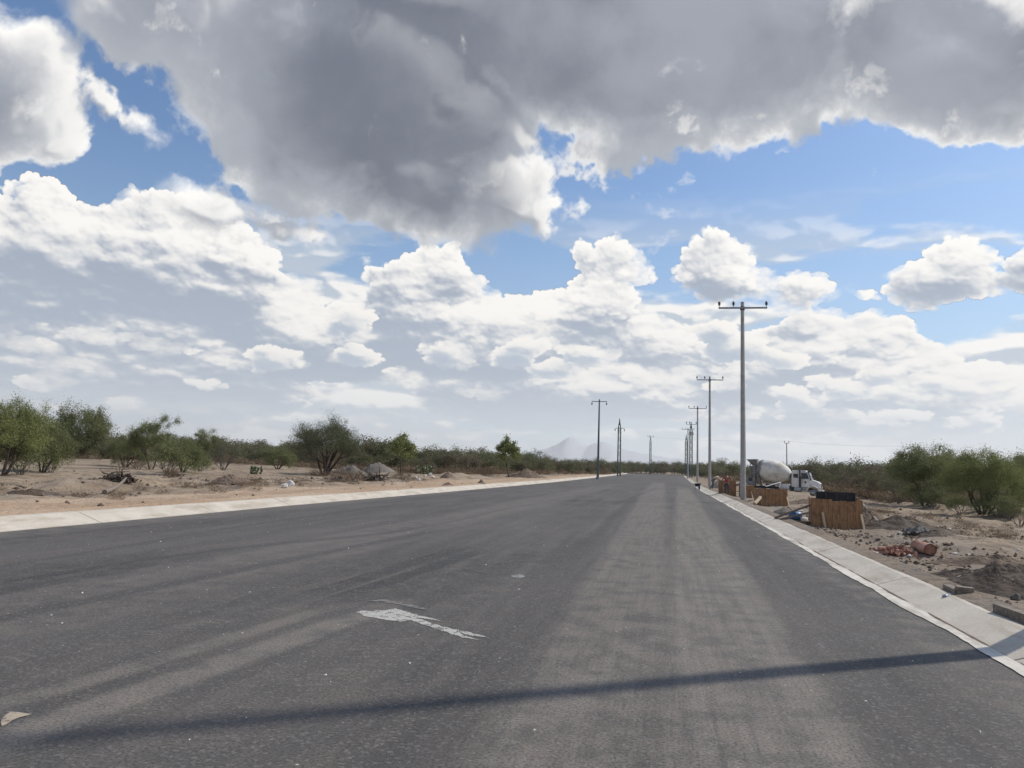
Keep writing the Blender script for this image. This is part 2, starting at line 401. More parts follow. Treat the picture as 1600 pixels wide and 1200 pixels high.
M['hair'] = simple('black_hair', (.01,.008,.007), (.02,.016,.013), .6)
M['red_cloth'] = simple('red_cloth', (.32,.035,.05), (.42,.06,.07), .9)
M['tan_cloth'] = simple('cream_cloth', (.50,.42,.32), (.60,.52,.42), .9)
M['jeans'] = simple('dark_denim', (.03,.035,.055), (.07,.075,.10), .9)
M['grey_cloth'] = simple('grey_trousers', (.11,.10,.10), (.18,.165,.16), .9)
M['bark'] = simple('dark_bark', (.045,.033,.027), (.11,.085,.065), .95, 0, 12, .4, (1, 1, .3))
M['dead_wood'] = simple('dead_branch_wood', (.07,.052,.042), (.17,.13,.10), .95, 0, 8, .3)
M['grey_bark'] = simple('grey_twig_bark', (.10,.085,.072), (.18,.155,.13), .95, 0, 8, .3)
def concrete_mat(name, a, b, dirt, rough=.85, scale=1.5, bmpv=.15):
    m, nt, p, co, _ = new_mat(name)
    n1, n2, n3 = noise(nt, co, scale, 7, .6), noise(nt, co, scale*22, 4, .6), noise(nt, vadd(nt, co, (1, .25, 1), 'MULTIPLY'), 2.6, 7, .65)
    c = mixc(nt, mapr(n1, .3, .7), a, b); c = mixc(nt, mapr(n3, .46, .68)*.70, c, dirt)
    c = mixc(nt, mapr(n2, .35, .65)*.22, c, (.24,.22,.19))
    nt.links.new(c.o, p.inputs['Base Color']); p.inputs['Roughness'].default_value = rough
    bump(nt, p, n2*.6+n1, bmpv, .02); return m
M['pole_concrete'] = concrete_mat('pole_concrete', (.40,.385,.36), (.50,.48,.45), (.33,.31,.285), scale=2.5)
M['kerb_concrete'] = concrete_mat('kerb_concrete', (.54,.475,.385), (.64,.57,.475), (.38,.305,.22))
M['slurry'] = concrete_mat('raw_cement', (.62,.56,.47), (.76,.70,.61), (.22,.18,.14), scale=5, bmpv=.4)
def soil_mat(name, a, b, c3, scale=.5, clod=7.0, bs=.8):
    m, nt, p, co, _ = new_mat(name)
    n1 = noise(nt, co, scale, 8, .62); n2 = noise(nt, co, clod, 7, .65); n3 = noise(nt, co, scale*.25, 4, .5)
    c = mixc(nt, mapr(n1, .36, .64), a, b); c = mixc(nt, mapr(n3, .42, .60)*.6, c, c3)
    c = mixc(nt, mapr(n2, .30, .62, .55, 0.0), c, tuple(v*.45 for v in c3))
    st = voro(nt, co, clod*2.3, feature='F1'); stn = noise(nt, co, clod*.8, 2)
    c = mixc(nt, mapr(st, .10, .16, 1, 0)*mapr(stn, .56, .62)*.8, c, (.52,.47,.40))
    nt.links.new(c.o, p.inputs['Base Color']); p.inputs['Roughness'].default_value = .95; p.inputs['Specular IOR Level'].default_value = .2
    bump(nt, p, n2+n1, bs, .08); return m
M['dark_soil'] = soil_mat('dark_spoil_soil', (.10,.078,.06), (.19,.15,.115), (.13,.10,.078), 1.2, 5)
M['brown_soil'] = soil_mat('brown_spoil_soil', (.20,.145,.105), (.30,.225,.165), (.16,.115,.085), 1.2, 6)
M['gravel'] = soil_mat('grey_gravel', (.21,.18,.15), (.28,.24,.20), (.17,.15,.13), 1.5, 9)
M['sand'] = soil_mat('pale_sand', (.42,.35,.27), (.50,.43,.34), (.34,.28,.21), 1.5, 9, .4)
def leaf_mat(name, a, b, dry=None, k=.25):
    m, nt, p, co, out = new_mat(name)
    oi = nt.nodes.new('ShaderNodeObjectInfo'); geo = nt.nodes.new('ShaderNodeNewGeometry')
    pos = S(nt, geo.outputs['Position']); n = noise(nt, pos, .55, 3, .55); n2 = noise(nt, pos, 6.0, 2, .5)
    c = mixc(nt, (mapr(n, .35, .65)*.7+S(nt, oi.outputs['Random'])*.3).clamp(), a, b)
    c = mixc(nt, mapr(n2, .45, .75)*.45, c, tuple(v*1.5 for v in b[:3]))
    if dry: c = mixc(nt, mapr(noise(nt, pos, .12, 3, .5), .46, .60)*.85, c, dry)
    nt.links.new(c.o, p.inputs['Base Color']); p.inputs['Roughness'].default_value = .7; p.inputs['Specular IOR Level'].default_value = .15
    tr = nt.nodes.new('ShaderNodeBsdfTranslucent'); nt.links.new(c.o, tr.inputs[0])
    mx = nt.nodes.new('ShaderNodeMixShader'); mx.inputs[0].default_value = k
    nt.links.new(p.outputs[0], mx.inputs[1]); nt.links.new(tr.outputs[0], mx.inputs[2]); nt.links.new(mx.outputs[0], out.inputs[0])
    return m
M['leaf'] = leaf_mat('mesquite_leaf', (.150,.165,.070), (.210,.220,.100))
M['leaf_dark'] = leaf_mat('dark_leaf', (.105,.115,.062), (.145,.152,.085))
M['leaf_bright'] = leaf_mat('bright_leaf', (.175,.200,.070), (.250,.265,.105))
M['leaf_scrub'] = leaf_mat('scrub_leaf', (.120,.130,.065), (.170,.175,.090), (.19,.15,.105))
M['leaf_dry'] = leaf_mat('dry_brush_leaf', (.15,.105,.068), (.23,.165,.105))
M['cactus'] = simple('prickly_pear_green', (.085,.12,.05), (.14,.17,.08), .6, 0, 3, dirt=(.22,.20,.12))

# ------------------------------------------------------------------ the ground, the road and its kerbs
RIGHT = [(-8, 2.97), (45, 2.97), (66, 2.86), (80, 2.95), (130, 3.55), (200, 4.5), (276, 5.5)]
LEFT = [(-8, -13.0), (25, -13.0), (45, -12.6), (80, -12.3), (130, -12.9), (200, -14.0), (300, -16.0), (400, -18.6)]
def edge(tab, y): return float(np.interp(y, [t[0] for t in tab], [t[1] for t in tab]))
def end_y(x): return 276+(5.5-x)*(124/24.1)
def sstep(v, a, b):
    t = np.clip((v-a)/(b-a), 0, 1); return t*t*(3-2*t)
def terrain(x, y):
    x = np.asarray(x, float); y = np.asarray(y, float)
    rx = np.interp(y, [t[0] for t in RIGHT], [t[1] for t in RIGHT]); lx = np.interp(y, [t[0] for t in LEFT], [t[1] for t in LEFT])
    dr = x-rx; dl = lx-x
    n = fbm(x, y, 9.0, 6, .5, 51); nb = fbm(x, y, 2.2, 4, .5, 52); big = fbm(x, y, 40, 4, .5, 53)
    zr = 0.12-0.12*sstep(dr, .6, 2.0)-0.75*sstep(dr, 4, 11)*sstep(y, 45, 78)*(1-sstep(y, 98, 128))+0.35*sstep(dr, 16, 60)+0.5*sstep(dr, 60, 200)
    lot = sstep(dr, 4, 9)*(1-sstep(dr, 22, 30))*sstep(y, 62, 74)*(1-sstep(y, 90, 100))
    zr = zr+((n*.30+nb*.10)*sstep(dr, .8, 3.5)+big*.5*sstep(dr, 10, 60))*(1-.85*lot)
    zl = 0.20+0.72*sstep(dl, 8, 95)+.34*np.exp(-((dl-10.5-n*6)/1.7)**2)*(.6+nb*2.5)*(y < 90)+(n*.28+nb*.09)*sstep(dl, 1.2, 4.0)+big*.6*sstep(dl, 12, 60)
    zr = zr - .12*np.exp(-((dr-10.6)/.9)**2)-.10*np.exp(-((dr-12.8)/.8)**2)        # the wheel ruts of the haul track
    z = np.where(dr > .50, zr, np.where(dl > .70, zl, -0.12))
    msk = np.where(x > 0, sstep(x-3.9, 0, 1.2), sstep(-14.3-x, 0, 1.2))*(np.abs(x) < 45)*(y < 120)
    z = z+np.where(msk > 0, msk*(fbm(x, y, .9, 6, .6, 54)*.20+np.maximum(fbm(x, y, .38, 3, .6, 55), 0)*.16+np.maximum(fbm(x, y, 3.5, 3, .5, 56)-.02, 0)*.5), 0)*np.where((dr > .5) | (dl > .7), 1, 0)
    past = sstep(y-(276+(5.5-x)*(124/24.1)), .6, 8)
    inside = (dr <= .50) & (dl <= .70)
    z = np.where(inside, -0.12+past*(.30+n*.3), z)
    far = sstep(np.hypot(x, y), 500, 900)
    return z*(1-far)+0.6*far
def hit(px, py):
    d = ray(px, py).normalized(); lo, hi = 2.0, 2.0
    while hi < 1500:
        p = CAMP+d*hi
        if p.z < float(terrain(p.x, p.y)): break
        lo = hi; hi *= 1.03
    for _ in range(24):
        m = (lo+hi)/2; p = CAMP+d*m
        if p.z < float(terrain(p.x, p.y)): hi = m
        else: lo = m
    p = CAMP+d*hi; return Vector((p.x, p.y, float(terrain(p.x, p.y))))
def scale_at(p): return FPX/((ROT.transposed() @ (Vector(p)-CAMP)).z*-1)      # photo pixels per metre there
def axis(parts):
    out = []
    for a, b, s in parts: out += list(np.arange(a, b, s))
    return np.array(out)
gx = np.concatenate([-np.geomspace(9000, 62, 46), axis([(-60, -30, .5), (-30, -12.0, .22), (-12.0, 2.4, 2.4), (2.4, 3.3, .3), (3.3, 13, .13), (13, 30, .3), (30, 60, .7)]), np.geomspace(60, 9000, 44)])
gy = np.concatenate([-np.geomspace(4000, 8, 24), axis([(-8, 4, .8), (4, 28, .16), (28, 60, .35), (60, 110, .6), (110, 260, 1.8), (260, 430, 2.4)]), np.geomspace(432, 14000, 40)])
GX, GY = np.meshgrid(gx, gy); GZ = terrain(GX, GY)
nx, ny = len(gx), len(gy); idx = np.arange(nx*ny).reshape(ny, nx)
Fq = np.stack([idx[:-1, :-1], idx[:-1, 1:], idx[1:, 1:], idx[1:, :-1]], -1).reshape(-1, 4)
def ground_mat():
    m, nt, p, co, _ = new_mat('dry_dirt')
    sp = nt.nodes.new('ShaderNodeSeparateXYZ'); nt.links.new(co.o, sp.inputs[0]); x, y = S(nt, sp.outputs[0]), S(nt, sp.outputs[1])
    n1 = noise(nt, co, .16, 8, .6); n2 = noise(nt, co, 1.1, 8, .65); n3 = noise(nt, co, 9.0, 5, .6); n4 = noise(nt, vadd(nt, co, (1.2, .22, 1), 'MULTIPLY'), .6, 6, .6)
    c = mixc(nt, mapr(n1, .38, .62), (.275,.203,.138), (.375,.288,.200))
    c = mixc(nt, mapr(n2, .44, .60)*.75, c, (.165,.125,.092))
    c = mixc(nt, mapr(n4, .5, .62)*.6, c, (.37,.30,.225))
    side = mapr(x, 9.5, 12.5, 1, 0)*mapr(x, 3.0, 3.3)*mapr(noise(nt, co, .42, 7, .65), .40, .56)
    c = mixc(nt, side*.45, c, mixc(nt, mapr(n3, .4, .6), (.15,.118,.09), (.235,.188,.145)))
    strip = mapr(x+(n2-.5)*1.6, -18.6, -17.6, 0, 1)*mapr(x, -12.6, -12.4, 1, 0)            # graded orange strip behind the left kerb
    c = mixc(nt, strip*.85, c, mixc(nt, mapr(n4, .35, .65), (.42,.285,.185), (.50,.37,.26)))
    grey = mapr(x+(n2-.5)*1.4, 3.0, 3.4)*mapr(x+(n2-.5)*2.0, 6.2, 7.4, 1, 0)*mapr(y, 60, 90, 1, 0)       # spilt cement and gravel beside the right kerb
    c = mixc(nt, grey*mapr(n1, .3, .6)*.45, c, mixc(nt, mapr(n2, .35, .65), (.17,.155,.14), (.30,.265,.235)))
    st = voro(nt, co, 16, feature='F1'); sn = noise(nt, co, 1.7, 3)
    c = mixc(nt, mapr(st, .12, .19, 1, 0)*mapr(sn, .50, .60)*.75, c, (.50,.45,.38))
    c = mixc(nt, mapr(n3, .33, .5, .4, 0), c, (.12,.09,.07))
    gr = mapr(noise(nt, co, .05, 4, .5), .5, .62)*mapr(co._m('ABSOLUTE') if False else x.abs(), 40, 90)
    c = mixc(nt, gr*.5, c, (.20,.18,.10))
    nt.links.new(c.o, p.inputs['Base Color']); p.inputs['Roughness'].default_value = .95; p.inputs['Specular IOR Level'].default_value = .2
    bump(nt, p, n2*1.2+n3*.5, .9, .10); return m
g = np_mesh('ground', np.stack([GX, GY, GZ], -1).reshape(-1, 3), Fq, ground_mat(), smooth=True); tag(g, 'dry pale brown dirt on both sides of the road', kind='structure')

def asphalt_mat():
    m, nt, p, co, _ = new_mat('new_asphalt')
    sp = nt.nodes.new('ShaderNodeSeparateXYZ'); nt.links.new(co.o, sp.inputs[0]); x, y = S(nt, sp.outputs[0]), S(nt, sp.outputs[1])
    big = noise(nt, vadd(nt, co, (.9, .35, 1), 'MULTIPLY'), .35, 6, .55); med = noise(nt, co, 2.3, 7, .62)
    lane = noise(nt, vadd(nt, co, (1, .05, 1), 'MULTIPLY'), 2.1, 11, .70, dist=.25); lane2 = noise(nt, vadd(nt, co, (1, .035, 1), 'MULTIPLY'), 9.0, 9, .72, dist=.15)
    wob = (noise(nt, vadd(nt, co, (0, .12, 0), 'MULTIPLY'), 1.0, 3)-.5)*.9
    grain = noise(nt, co, 48, 4, .75); chip = voro(nt, co, 42, feature='F1', out='Color')
    cs = nt.nodes.new('ShaderNodeSeparateXYZ'); nt.links.new(chip.o, cs.inputs[0]); chipv = S(nt, cs.outputs[0])
    def band(x0, y0, x1, y1, w, soft, ya, yb, yf):
        xc = (y-y0)*((x1-x0)/(y1-y0))+x0+wob*min(.4, w*.5)
        d = (x-xc).abs(); return mapr(d, w, w+soft, 1, 0)*mapr(y, ya-yf, ya, 0, 1)*mapr(y, yb, yb+yf, 1, 0)
    base = mixc(nt, mapr(big, .33, .67), (.058,.053,.049), (.102,.093,.084))
    base = mixc(nt, mapr(noise(nt, vadd(nt, co, (1, .3, 1), 'MULTIPLY'), 1.1, 5, .6, dist=.6), .5, .68)*.35, base, (.17,.135,.112))
    base = mixc(nt, mapr(med, .42, .66)*.45, base, (.145,.125,.108))
    base = mixc(nt, mapr(lane, .44, .62)*.42*mapr(med, .3, .6, .4, 1), base, (.165,.145,.126))
    dust = band(.55, 5, .9, 30, .42, .35, -4, 60, 30)*mapr(lane2, .30, .62, .35, 1)
    dust = dust.max(band(-.75, 6, -.9, 40, .55, .5, -4, 90, 30)*mapr(lane2, .3, .6, .25, .75))
    dust = dust.max(band(-6.3, 6, -6.0, 40, .6, .6, -4, 60, 30)*.35)
    dust = dust.max(band(-3.6, 3.8, -3.1, 8, .10, .16, 3, 7.5, 1.5)*.8).max(band(-4.15, 3.8, -3.6, 8, .06, .12, 3, 7.0, 1.5)*.6)
    dust = dust.max(mapr(x, 1.9, 2.9)*mapr(med, .45, .62)*.5).max(mapr(x, -11.5, -12.9)*.5)
    base = mixc(nt, (dust*mapr(med, .30, .62, .25, 1)).clamp()*.85, base, (.27,.232,.195))
    dk = band(-4.12, 9.8, -3.98, 13, .15, .06, 9.2, 13.8, 1.2).max(band(-3.70, 9.8, -3.5, 13, .12, .06, 8.8, 13.2, 1.2))
    dk = dk.max(band(-6.3, 6, -5.9, 12, .05, .22, 2, 16, 3)*.8).max(band(-1.35, 6, -1.55, 22, .13, .3, 3.5, 45, 4)*.75)
    tr = ((y*46.0+(x*9.0).sin()*3.0).sin()*.5+.5)._m('POWER', 1.5)
    tread = (band(-.55, 6, -.05, 8, .13, .05, 5.0, 9.5, 1.5)*.8).max(band(.95, 4.2, 1.05, 9, .16, .05, 2.0, 14, 5)*.6).max(band(-5.0, 5, -3.6, 9, .12, .06, 4, 9, 2)*.5).max(band(-2.6, 4, -2.3, 9, .14, .05, 5, 12, 3)*.35)
    ca = (y*.22+x*.9)._m('SINE')*.5; arc = mapr((x+7.2+ca-(y-12)*.10).abs(), .07, .16, 1, 0)*mapr(y, 6, 9)*mapr(y, 26, 40, 1, 0); arc2 = mapr((x+9.4+ca*.7+(y-14)*.06).abs(), .06, .15, 1, 0)*mapr(y, 9, 12)*mapr(y, 24, 34, 1, 0)
    dk = dk.max(arc*.6).max(arc2*.5).max(band(1.75, 5, 1.9, 20, .05, .4, 4, 26, 5)*.3).max(band(-2.2, 40, -1.0, 70, .05, .1, 38, 70, 4)*.8)
    base = mixc(nt, dk*.78*mapr(med, .3, .6, .6, 1), base, (.045,.043,.043))
    base = mixc(nt, tread*tr*mapr(med, .38, .62)*.7, base, (.24,.215,.185))
    base = mixc(nt, mapr(chipv, .70, 1.0, 0, .45), base, (.24,.22,.20)); base = mixc(nt, mapr(grain, .36, .56, .65, 0), base, (.020,.020,.020))
    sv = voro(nt, co, 7.0, feature='F1'); sn = noise(nt, co, .9, 3)
    base = mixc(nt, mapr(sv, .05, .085, 1, 0)*mapr(sn, .52, .58)*.9, base, (.50,.47,.42))
    nt.links.new(base.o, p.inputs['Base Color']); p.inputs['Specular IOR Level'].default_value = .35
    nt.links.new(mapr(med, .3, .7, .72, .9).o, p.inputs['Roughness']); bump(nt, p, grain+chipv*.5, .55, .006); return m
ys = np.concatenate([np.arange(-8, 60, 2.0), np.arange(60, 276.1, 6)])
V, Fr = [], []
for y in ys:
    l, r = edge(LEFT, y), edge(RIGHT, y)
    for k in range(9): V.append((l+(r-l)*k/8, y, 0))
n0 = len(ys)
for k in range(9):
    x = edge(LEFT, 276)+(5.5-edge(LEFT, 276))*k/8; V.append((x-(1-k/8)*3.0, end_y(x), 0))
Fr = [(j*9+k, j*9+k+1, (j+1)*9+k+1, (j+1)*9+k) for j in range(n0) for k in range(8)]
road = np_mesh('road', V, Fr, asphalt_mat()); tag(road, 'wide dark grey new asphalt road', kind='structure')
def kerb(tab, side, prof, y0, y1, name, mat, seg=3.05, off=.55):
    mb = MB(); y = y0+off
    while y < y1:
        e = min(y+seg-.012, y1); k = max(1, int((e-y)/1.5)); pts = [y+(e-y)*i/k for i in range(k+1)]; vs = []
        rnd = random.Random(int(y*10)); dz = rnd.uniform(-.004, .004)
        for yy in pts:
            xe = edge(tab, yy)
            for (dx, z) in prof: vs.append((xe+side*dx, yy, z+(dz if z > .05 else 0)))
        n = len(prof); fs = [(a*n+b, a*n+(b+1) % n, (a+1)*n+(b+1) % n, (a+1)*n+b) for a in range(k) for b in range(n)]
        mb.add(vs, fs+[tuple(range(n)), tuple(range(k*n, k*n+n))]); y = y+seg if y < 90 else y+seg*4
        if y > 90: seg_l = seg*4
    return mb.build(name, mat)
PR = [(.03, -.1), (.03, .006), (.06, .010), (.50, .150), (.585, .156), (.60, .13), (.60, -.1)]
PL = [(.0, -.1), (.0, .008), (.05, .012), (.66, .225), (.80, .235), (.815, .2), (.815, -.1)]
def kerb_run(tab, side, prof, y0, y1, name):
    mb = MB(); y = y0
    while y < y1:
        seg = 4.55 if y < 95 else 20
        e = min(y+seg-.03, y1); k = max(1, int((e-y)/1.5)); vs = []; dz = random.Random(int(y*10)).uniform(-.004, .004)
        for i in range(k+1):
            yy = y+(e-y)*i/k; xe = edge(tab, yy)
            for (dx, z) in prof: vs.append((xe+side*dx, yy, z+(dz if z > .05 else 0)))
        n = len(prof); mb.add(vs, [(a*n+b, a*n+(b+1) % n, (a+1)*n+(b+1) % n, (a+1)*n+b) for a in range(k) for b in range(n)]+[tuple(range(n)), tuple(range(k*n, k*n+n))]); y += seg
    return mb.build(name, M['kerb_concrete'])
tag(kerb_run(RIGHT, 1, PR, -5.95, 276, 'kerb'), 'sloping pale concrete kerb along the right edge of the road', kind='structure')
tag(kerb_run(LEFT, -1, PL, -7.2, 396, 'kerb'), 'sloping pale concrete kerb along the left edge of the road', kind='structure')
mb = MB()
for k in range(8):
    xa, xb = -18.8+24.4*k/8, -18.8+24.4*(k+1)/8-.03
    mb.bar((xa, end_y(xa)+1.0, .10), (xb, end_y(xb)+1.0, .10), .5, .28)
tag(mb.build('kerb', M['kerb_concrete']), 'pale concrete kerb across the far end of the road', kind='structure')
# raw cement lip with a ragged edge, and the thin line of dirt lying in the joint
def ragged(tab, side, inner, outer, y0, y1, amp, name, mat, z=.0, step=.07, seed=60):
    yy = np.arange(y0, y1, step); n = fbm(yy, yy*0+3.3, .9, 6, .6, seed)*amp*2; V = []; 
    for i, y in enumerate(yy):
        xe = edge(tab, y); V += [(xe+side*(inner+n[i]), y, z), (xe+side*outer, y, z+.004)]
    Fq_ = [(2*i, 2*i+1, 2*i+3, 2*i+2) for i in range(len(yy)-1)]
    return np_mesh(name, V, Fq_, mat)
tag(ragged(RIGHT, 1, -.085, .075, -5, 90, .07, 'cement_lip', M['slurry'], .0085), 'ragged white cement lip between asphalt and right kerb', 'cement', kind='structure')

tag(ragged(RIGHT, 1, .070, .112, -5, 80, .055, 'joint_dirt', M['brown_soil'], .0165, .05, 61), 'thin line of dirt lying in the joint along the right kerb', kind='structure')
def spill(tab, side, inner, outer, y0, y1, amp, zi, name, label, seed):
    yy = np.arange(y0, y1, .06); n = fbm(yy, yy*0+5.1, 1.6, 7, .62, seed)*amp*2; V = []
    for i, y in enumerate(yy):
        xe = edge(tab, y); V += [(xe+side*(inner+max(-.25, n[i])), y, zi), (xe+side*outer, y, zi+.05)]
    tag(np_mesh(name, V, [(2*i, 2*i+1, 2*i+3, 2*i+2) for i in range(len(yy)-1)], g.data.materials[0]), label, kind='structure')
spill(RIGHT, 1, .575, .85, -5, 120, .075, .1595, 'soil_edge', 'soil spilling over the back edge of the right kerb', 62)
spill(LEFT, -1, .79, 1.05, -5, 160, .06, .2385, 'soil_edge', 'soil spilling over the back edge of the left kerb', 63)

# the white splash of cement on the road and its runs
def splat(name, poly, mat, z, label, cat, seed):
    rnd = random.Random(seed); pts = []
    for i in range(len(poly)):
        a, b = gnd(*poly[i]), gnd(*poly[(i+1) % len(poly)]); k = max(2, int((b-a).length/.05))
        for j in range(k):
            q = a.lerp(b, j/k); pts.append((q.x+rnd.gauss(0, .006), q.y+rnd.gauss(0, .010), z))
    bm = bmesh.new(); vs = [bm.verts.new(p) for p in pts]; es = [bm.edges.new((vs[i], vs[(i+1) % len(vs)])) for i in range(len(vs))]
    bmesh.ops.triangle_fill(bm, edges=es, use_beauty=True)
    for f in bm.faces:
        if f.normal.z < 0: f.normal_flip()
    me = bpy.data.meshes.new(name); bm.to_mesh(me); bm.free(); me.materials.append(mat)
    return tag(link(bpy.data.objects.new(name, me)), label, cat)
def film_mat(name, a, b, road=(.10,.093,.086), lo=.50, hi=.66):
    m, nt, p, co, _ = new_mat(name); n = noise(nt, co, 9, 7, .7); n2 = noise(nt, co, 70, 3, .7)
    c = mixc(nt, mapr(n, .40, .60), a, b); c = mixc(nt, mapr(n2+(n-.5)*1.2, lo, hi)*.7, c, road)
    nt.links.new(c.o, p.inputs['Base Color']); p.inputs['Roughness'].default_value = .9; bump(nt, p, n2, .5, .004)
    hole = mapr(n2*.9+(n-.5)*1.5, lo, hi)                       # worn through to the asphalt
    tr = nt.nodes.new('ShaderNodeBsdfTransparent'); mx = nt.nodes.new('ShaderNodeMixShader'); nt.links.new(hole.o, mx.inputs[0]); nt.links.new(p.outputs[0], mx.inputs[1]); nt.links.new(tr.outputs[0], mx.inputs[2]); nt.links.new(mx.outputs[0], _.inputs[0]); return m
wet = film_mat('dried_cement', (.42,.40,.36), (.62,.59,.53), lo=.47, hi=.68)
splat('cement_splash', [(557,957),(566,954),(580,956),(588,954),(603,954),(618,951),(630,955),(644,959),(660,963),(676,967),(690,971),(676,969),(660,966),(650,966),(664,971),(690,979),(716,985),(742,990),(768,998),(742,994),(716,989),(722,992),(750,1001),(722,996),(700,989),(680,983),(664,977),(650,972),(638,969),(626,972),(612,970),(598,968),(584,965),(570,963)],
      wet, .004, 'white splash of dried cement on the asphalt with long runs', 'cement splash', 5)
splat('cement_smear', [(575,939),(600,937),(628,941),(655,948),(668,953),(640,949),(612,943)], film_mat('thin_cement_film', (.20,.19,.175), (.14,.13,.12)), .004, 'faint grey cement smear just above the white splash', 'cement smear', 6)
splat('sand_smear', [(0,1122),(14,1113),(32,1113),(46,1118),(28,1122),(8,1134),(0,1136)], film_mat('sand_film', (.42,.34,.25), (.30,.25,.19)), .004, 'small tan sand smear at the left edge of the asphalt', 'sand smear', 8)
splat('cement_drop', [(797,900),(812,897),(822,901),(808,905)], film_mat('grey_cement_film', (.30,.29,.27), (.2,.19,.18)), .004, 'small pale cement drop on the asphalt beyond the white splash', 'cement drop', 9)
rs = np.random.RandomState(31); n = 420
X = rs.uniform(-12, 2.8, n); Yc = 3.2+22*rs.rand(n)**1.6; sz = .004+.013*rs.rand(n)**3; an = rs.uniform(0, 6.28, n)
base6 = np.array([(1,0,0),(-.5,.8,0),(-.6,-.7,0),(0,0,.6)], float); P = base6[None]*sz[:, None, None]*rs.uniform(.6, 1.6, (n, 4, 1))
V = np.stack([P[..., 0]*np.cos(an)[:, None]-P[..., 1]*np.sin(an)[:, None]+X[:, None], P[..., 0]*np.sin(an)[:, None]+P[..., 1]*np.cos(an)[:, None]+Yc[:, None], P[..., 2]+.001], -1).reshape(-1, 3)
tri = np.array([(0, 1, 3), (1, 2, 3), (2, 0, 3)]); tag(np_mesh('stone_chips', V, (tri[None]+np.arange(n)[:, None, None]*4).reshape(-1, 3), M['white_stone']), 'tiny pale stone chips sprinkled over the asphalt', 'stone chips', kind='stuff')

# ------------------------------------------------------------------ poles and pylons
def insulator(mb, x, y, z, s=1.0, hang=False):
    d = -1 if hang else 1; prof = [(.02, 0), (.02, .12), (.07, .13), (.085, .17), (.055, .19), (.085, .22), (.095, .26), (.055, .28), (.08, .31), (.07, .35), (.02, .39)]
    mb.tube([(x, y, z+d*h*s) for r, h in prof], [r*s for r, h in prof], 10)
def concrete_pole(loc, label, H=11.2, rb=.165, rt=.095):
    root = empty('utility_pole', loc, R_(2)); tag(root, label, 'utility pole', 'concrete poles in a row along the right kerb')
    MB().tube([(0, 0, -.4), (0, 0, H)], [rb, rt], 8, False, True, math.pi/8).build('shaft', M['pole_concrete'], root)
    c = MB().box((0, -.13, H-.36), (2.62, .09, .09)); c.build('crossarm', M['steel'], root)
    MB().tube([(0, 0, H-.46), (0, 0, H-.27)], .125, 12).build('clamp', M['dark_steel'], root)
    for x in (-1.27, -.50, 1.27):
        i = MB(); insulator(i, x, -.13, H-.315, .85); i.build('insulator', M['porcelain'], root)
    return root
p0 = Vector((4.12, 8.75, 0)); p0.z = float(terrain(p0.x, p0.y))
first = concrete_pole(p0, 'concrete pole just outside the frame whose long shadow crosses the road')
row = [(43.0, 1160, 472, 'tall concrete pole with three-insulator crossarm, nearest and largest of the row beside the kerb'),
       (78.0, 1109, 594, 'second nearest concrete pole with crossarm, just left of the tallest one'),
       (114.0, 1090, 641, 'third concrete pole of the row, between the second pole and the far lattice pylons'),
       (168.0, 1075, 672, 'smallest and farthest concrete pole with crossarm, standing among the lattice pylons')]
for Y, px, py, lab in row:
    c = copy_tree(first); top = at(px, py, Y); z = float(terrain(top.x, Y)); c.location = (top.x, Y, z+(top.z-z-11.2)*1.0 if abs(top.z-z-11.2) < .5 else z)
    c.location.z = min(z, top.z-11.2) if top.z-11.2 > z-.35 else z
    c['label'] = lab
def lattice_pole(px, pb, pt, Y, label, arm=None, extra=0):
    b = at(px, pb, Y); t = at(px, pt, Y); z = float(terrain(b.x, Y)); H = t.z-z
    root = empty('lattice_pylon', (b.x, Y, z), 0.3); tag(root, label, 'pylon', 'steel lattice pylons at the end of the road')
    f = MB(); w = .36; Hn = H*.86
    corner = [(-w, -w), (w, -w), (w, w), (-w, w)]
    for cx, cy in corner:
        f.bar((cx, cy, 0), (cx*.8, cy*.8, Hn), .10); f.bar((cx*.8, cy*.8, Hn), (0, 0, H), .09)
    n = 13
    for i in range(n):
        z0, z1 = Hn*i/n, Hn*(i+1)/n
        for k in range(4):
            a, c2 = corner[k], corner[(k+1) % 4]; s0 = 1-.2*z0/Hn; s1 = 1-.2*z1/Hn
            if i % 2: a, c2 = c2, a
            f.bar((a[0]*s0, a[1]*s0, z0), (c2[0]*s1, c2[1]*s1, z1), .05); f.bar((a[0]*s1, a[1]*s1, z1), (c2[0]*s1, c2[1]*s1, z1), .05)
    f.build('lattice_frame', M['green_steel'], root)
    MB().box((0, 0, H-.5), (.30, .30, 1.6), None, .5).build('head', M['dark_steel'], root)
    for (z_, wd, hang) in (arm or []):
        MB().box((0, -.2, z_*H), (wd, .10, .10)).build('crossarm', M['dark_steel'], root)
        for x in (-wd/2+.05, -wd/6, wd/2-.05):
            i = MB(); insulator(i, x, -.2, z_*H+(.05 if not hang else -.05), 1.6, hang); i.build('insulator', M['porcelain'], root)
    return root, H, z
lattice_pole(967, 743, 656, 185, 'green lattice pylon with a narrow crossarm near its top, left of the road end', [(.85, 2.4, True)])
lattice_pole(1016, 738, 682, 330, 'slim lattice pylon alone behind the far end of the road', [(.985, 2.6, False)])
lattice_pole(1079.5, 747, 661, 200, 'tall lattice pylon with double crossarm left of the third concrete pole', [(.975, 2.7, False), (.83, 1.1, True)])
lattice_pole(1072, 745, 681, 270, 'narrow lattice pylon without a crossarm, leftmost of the right-hand group')
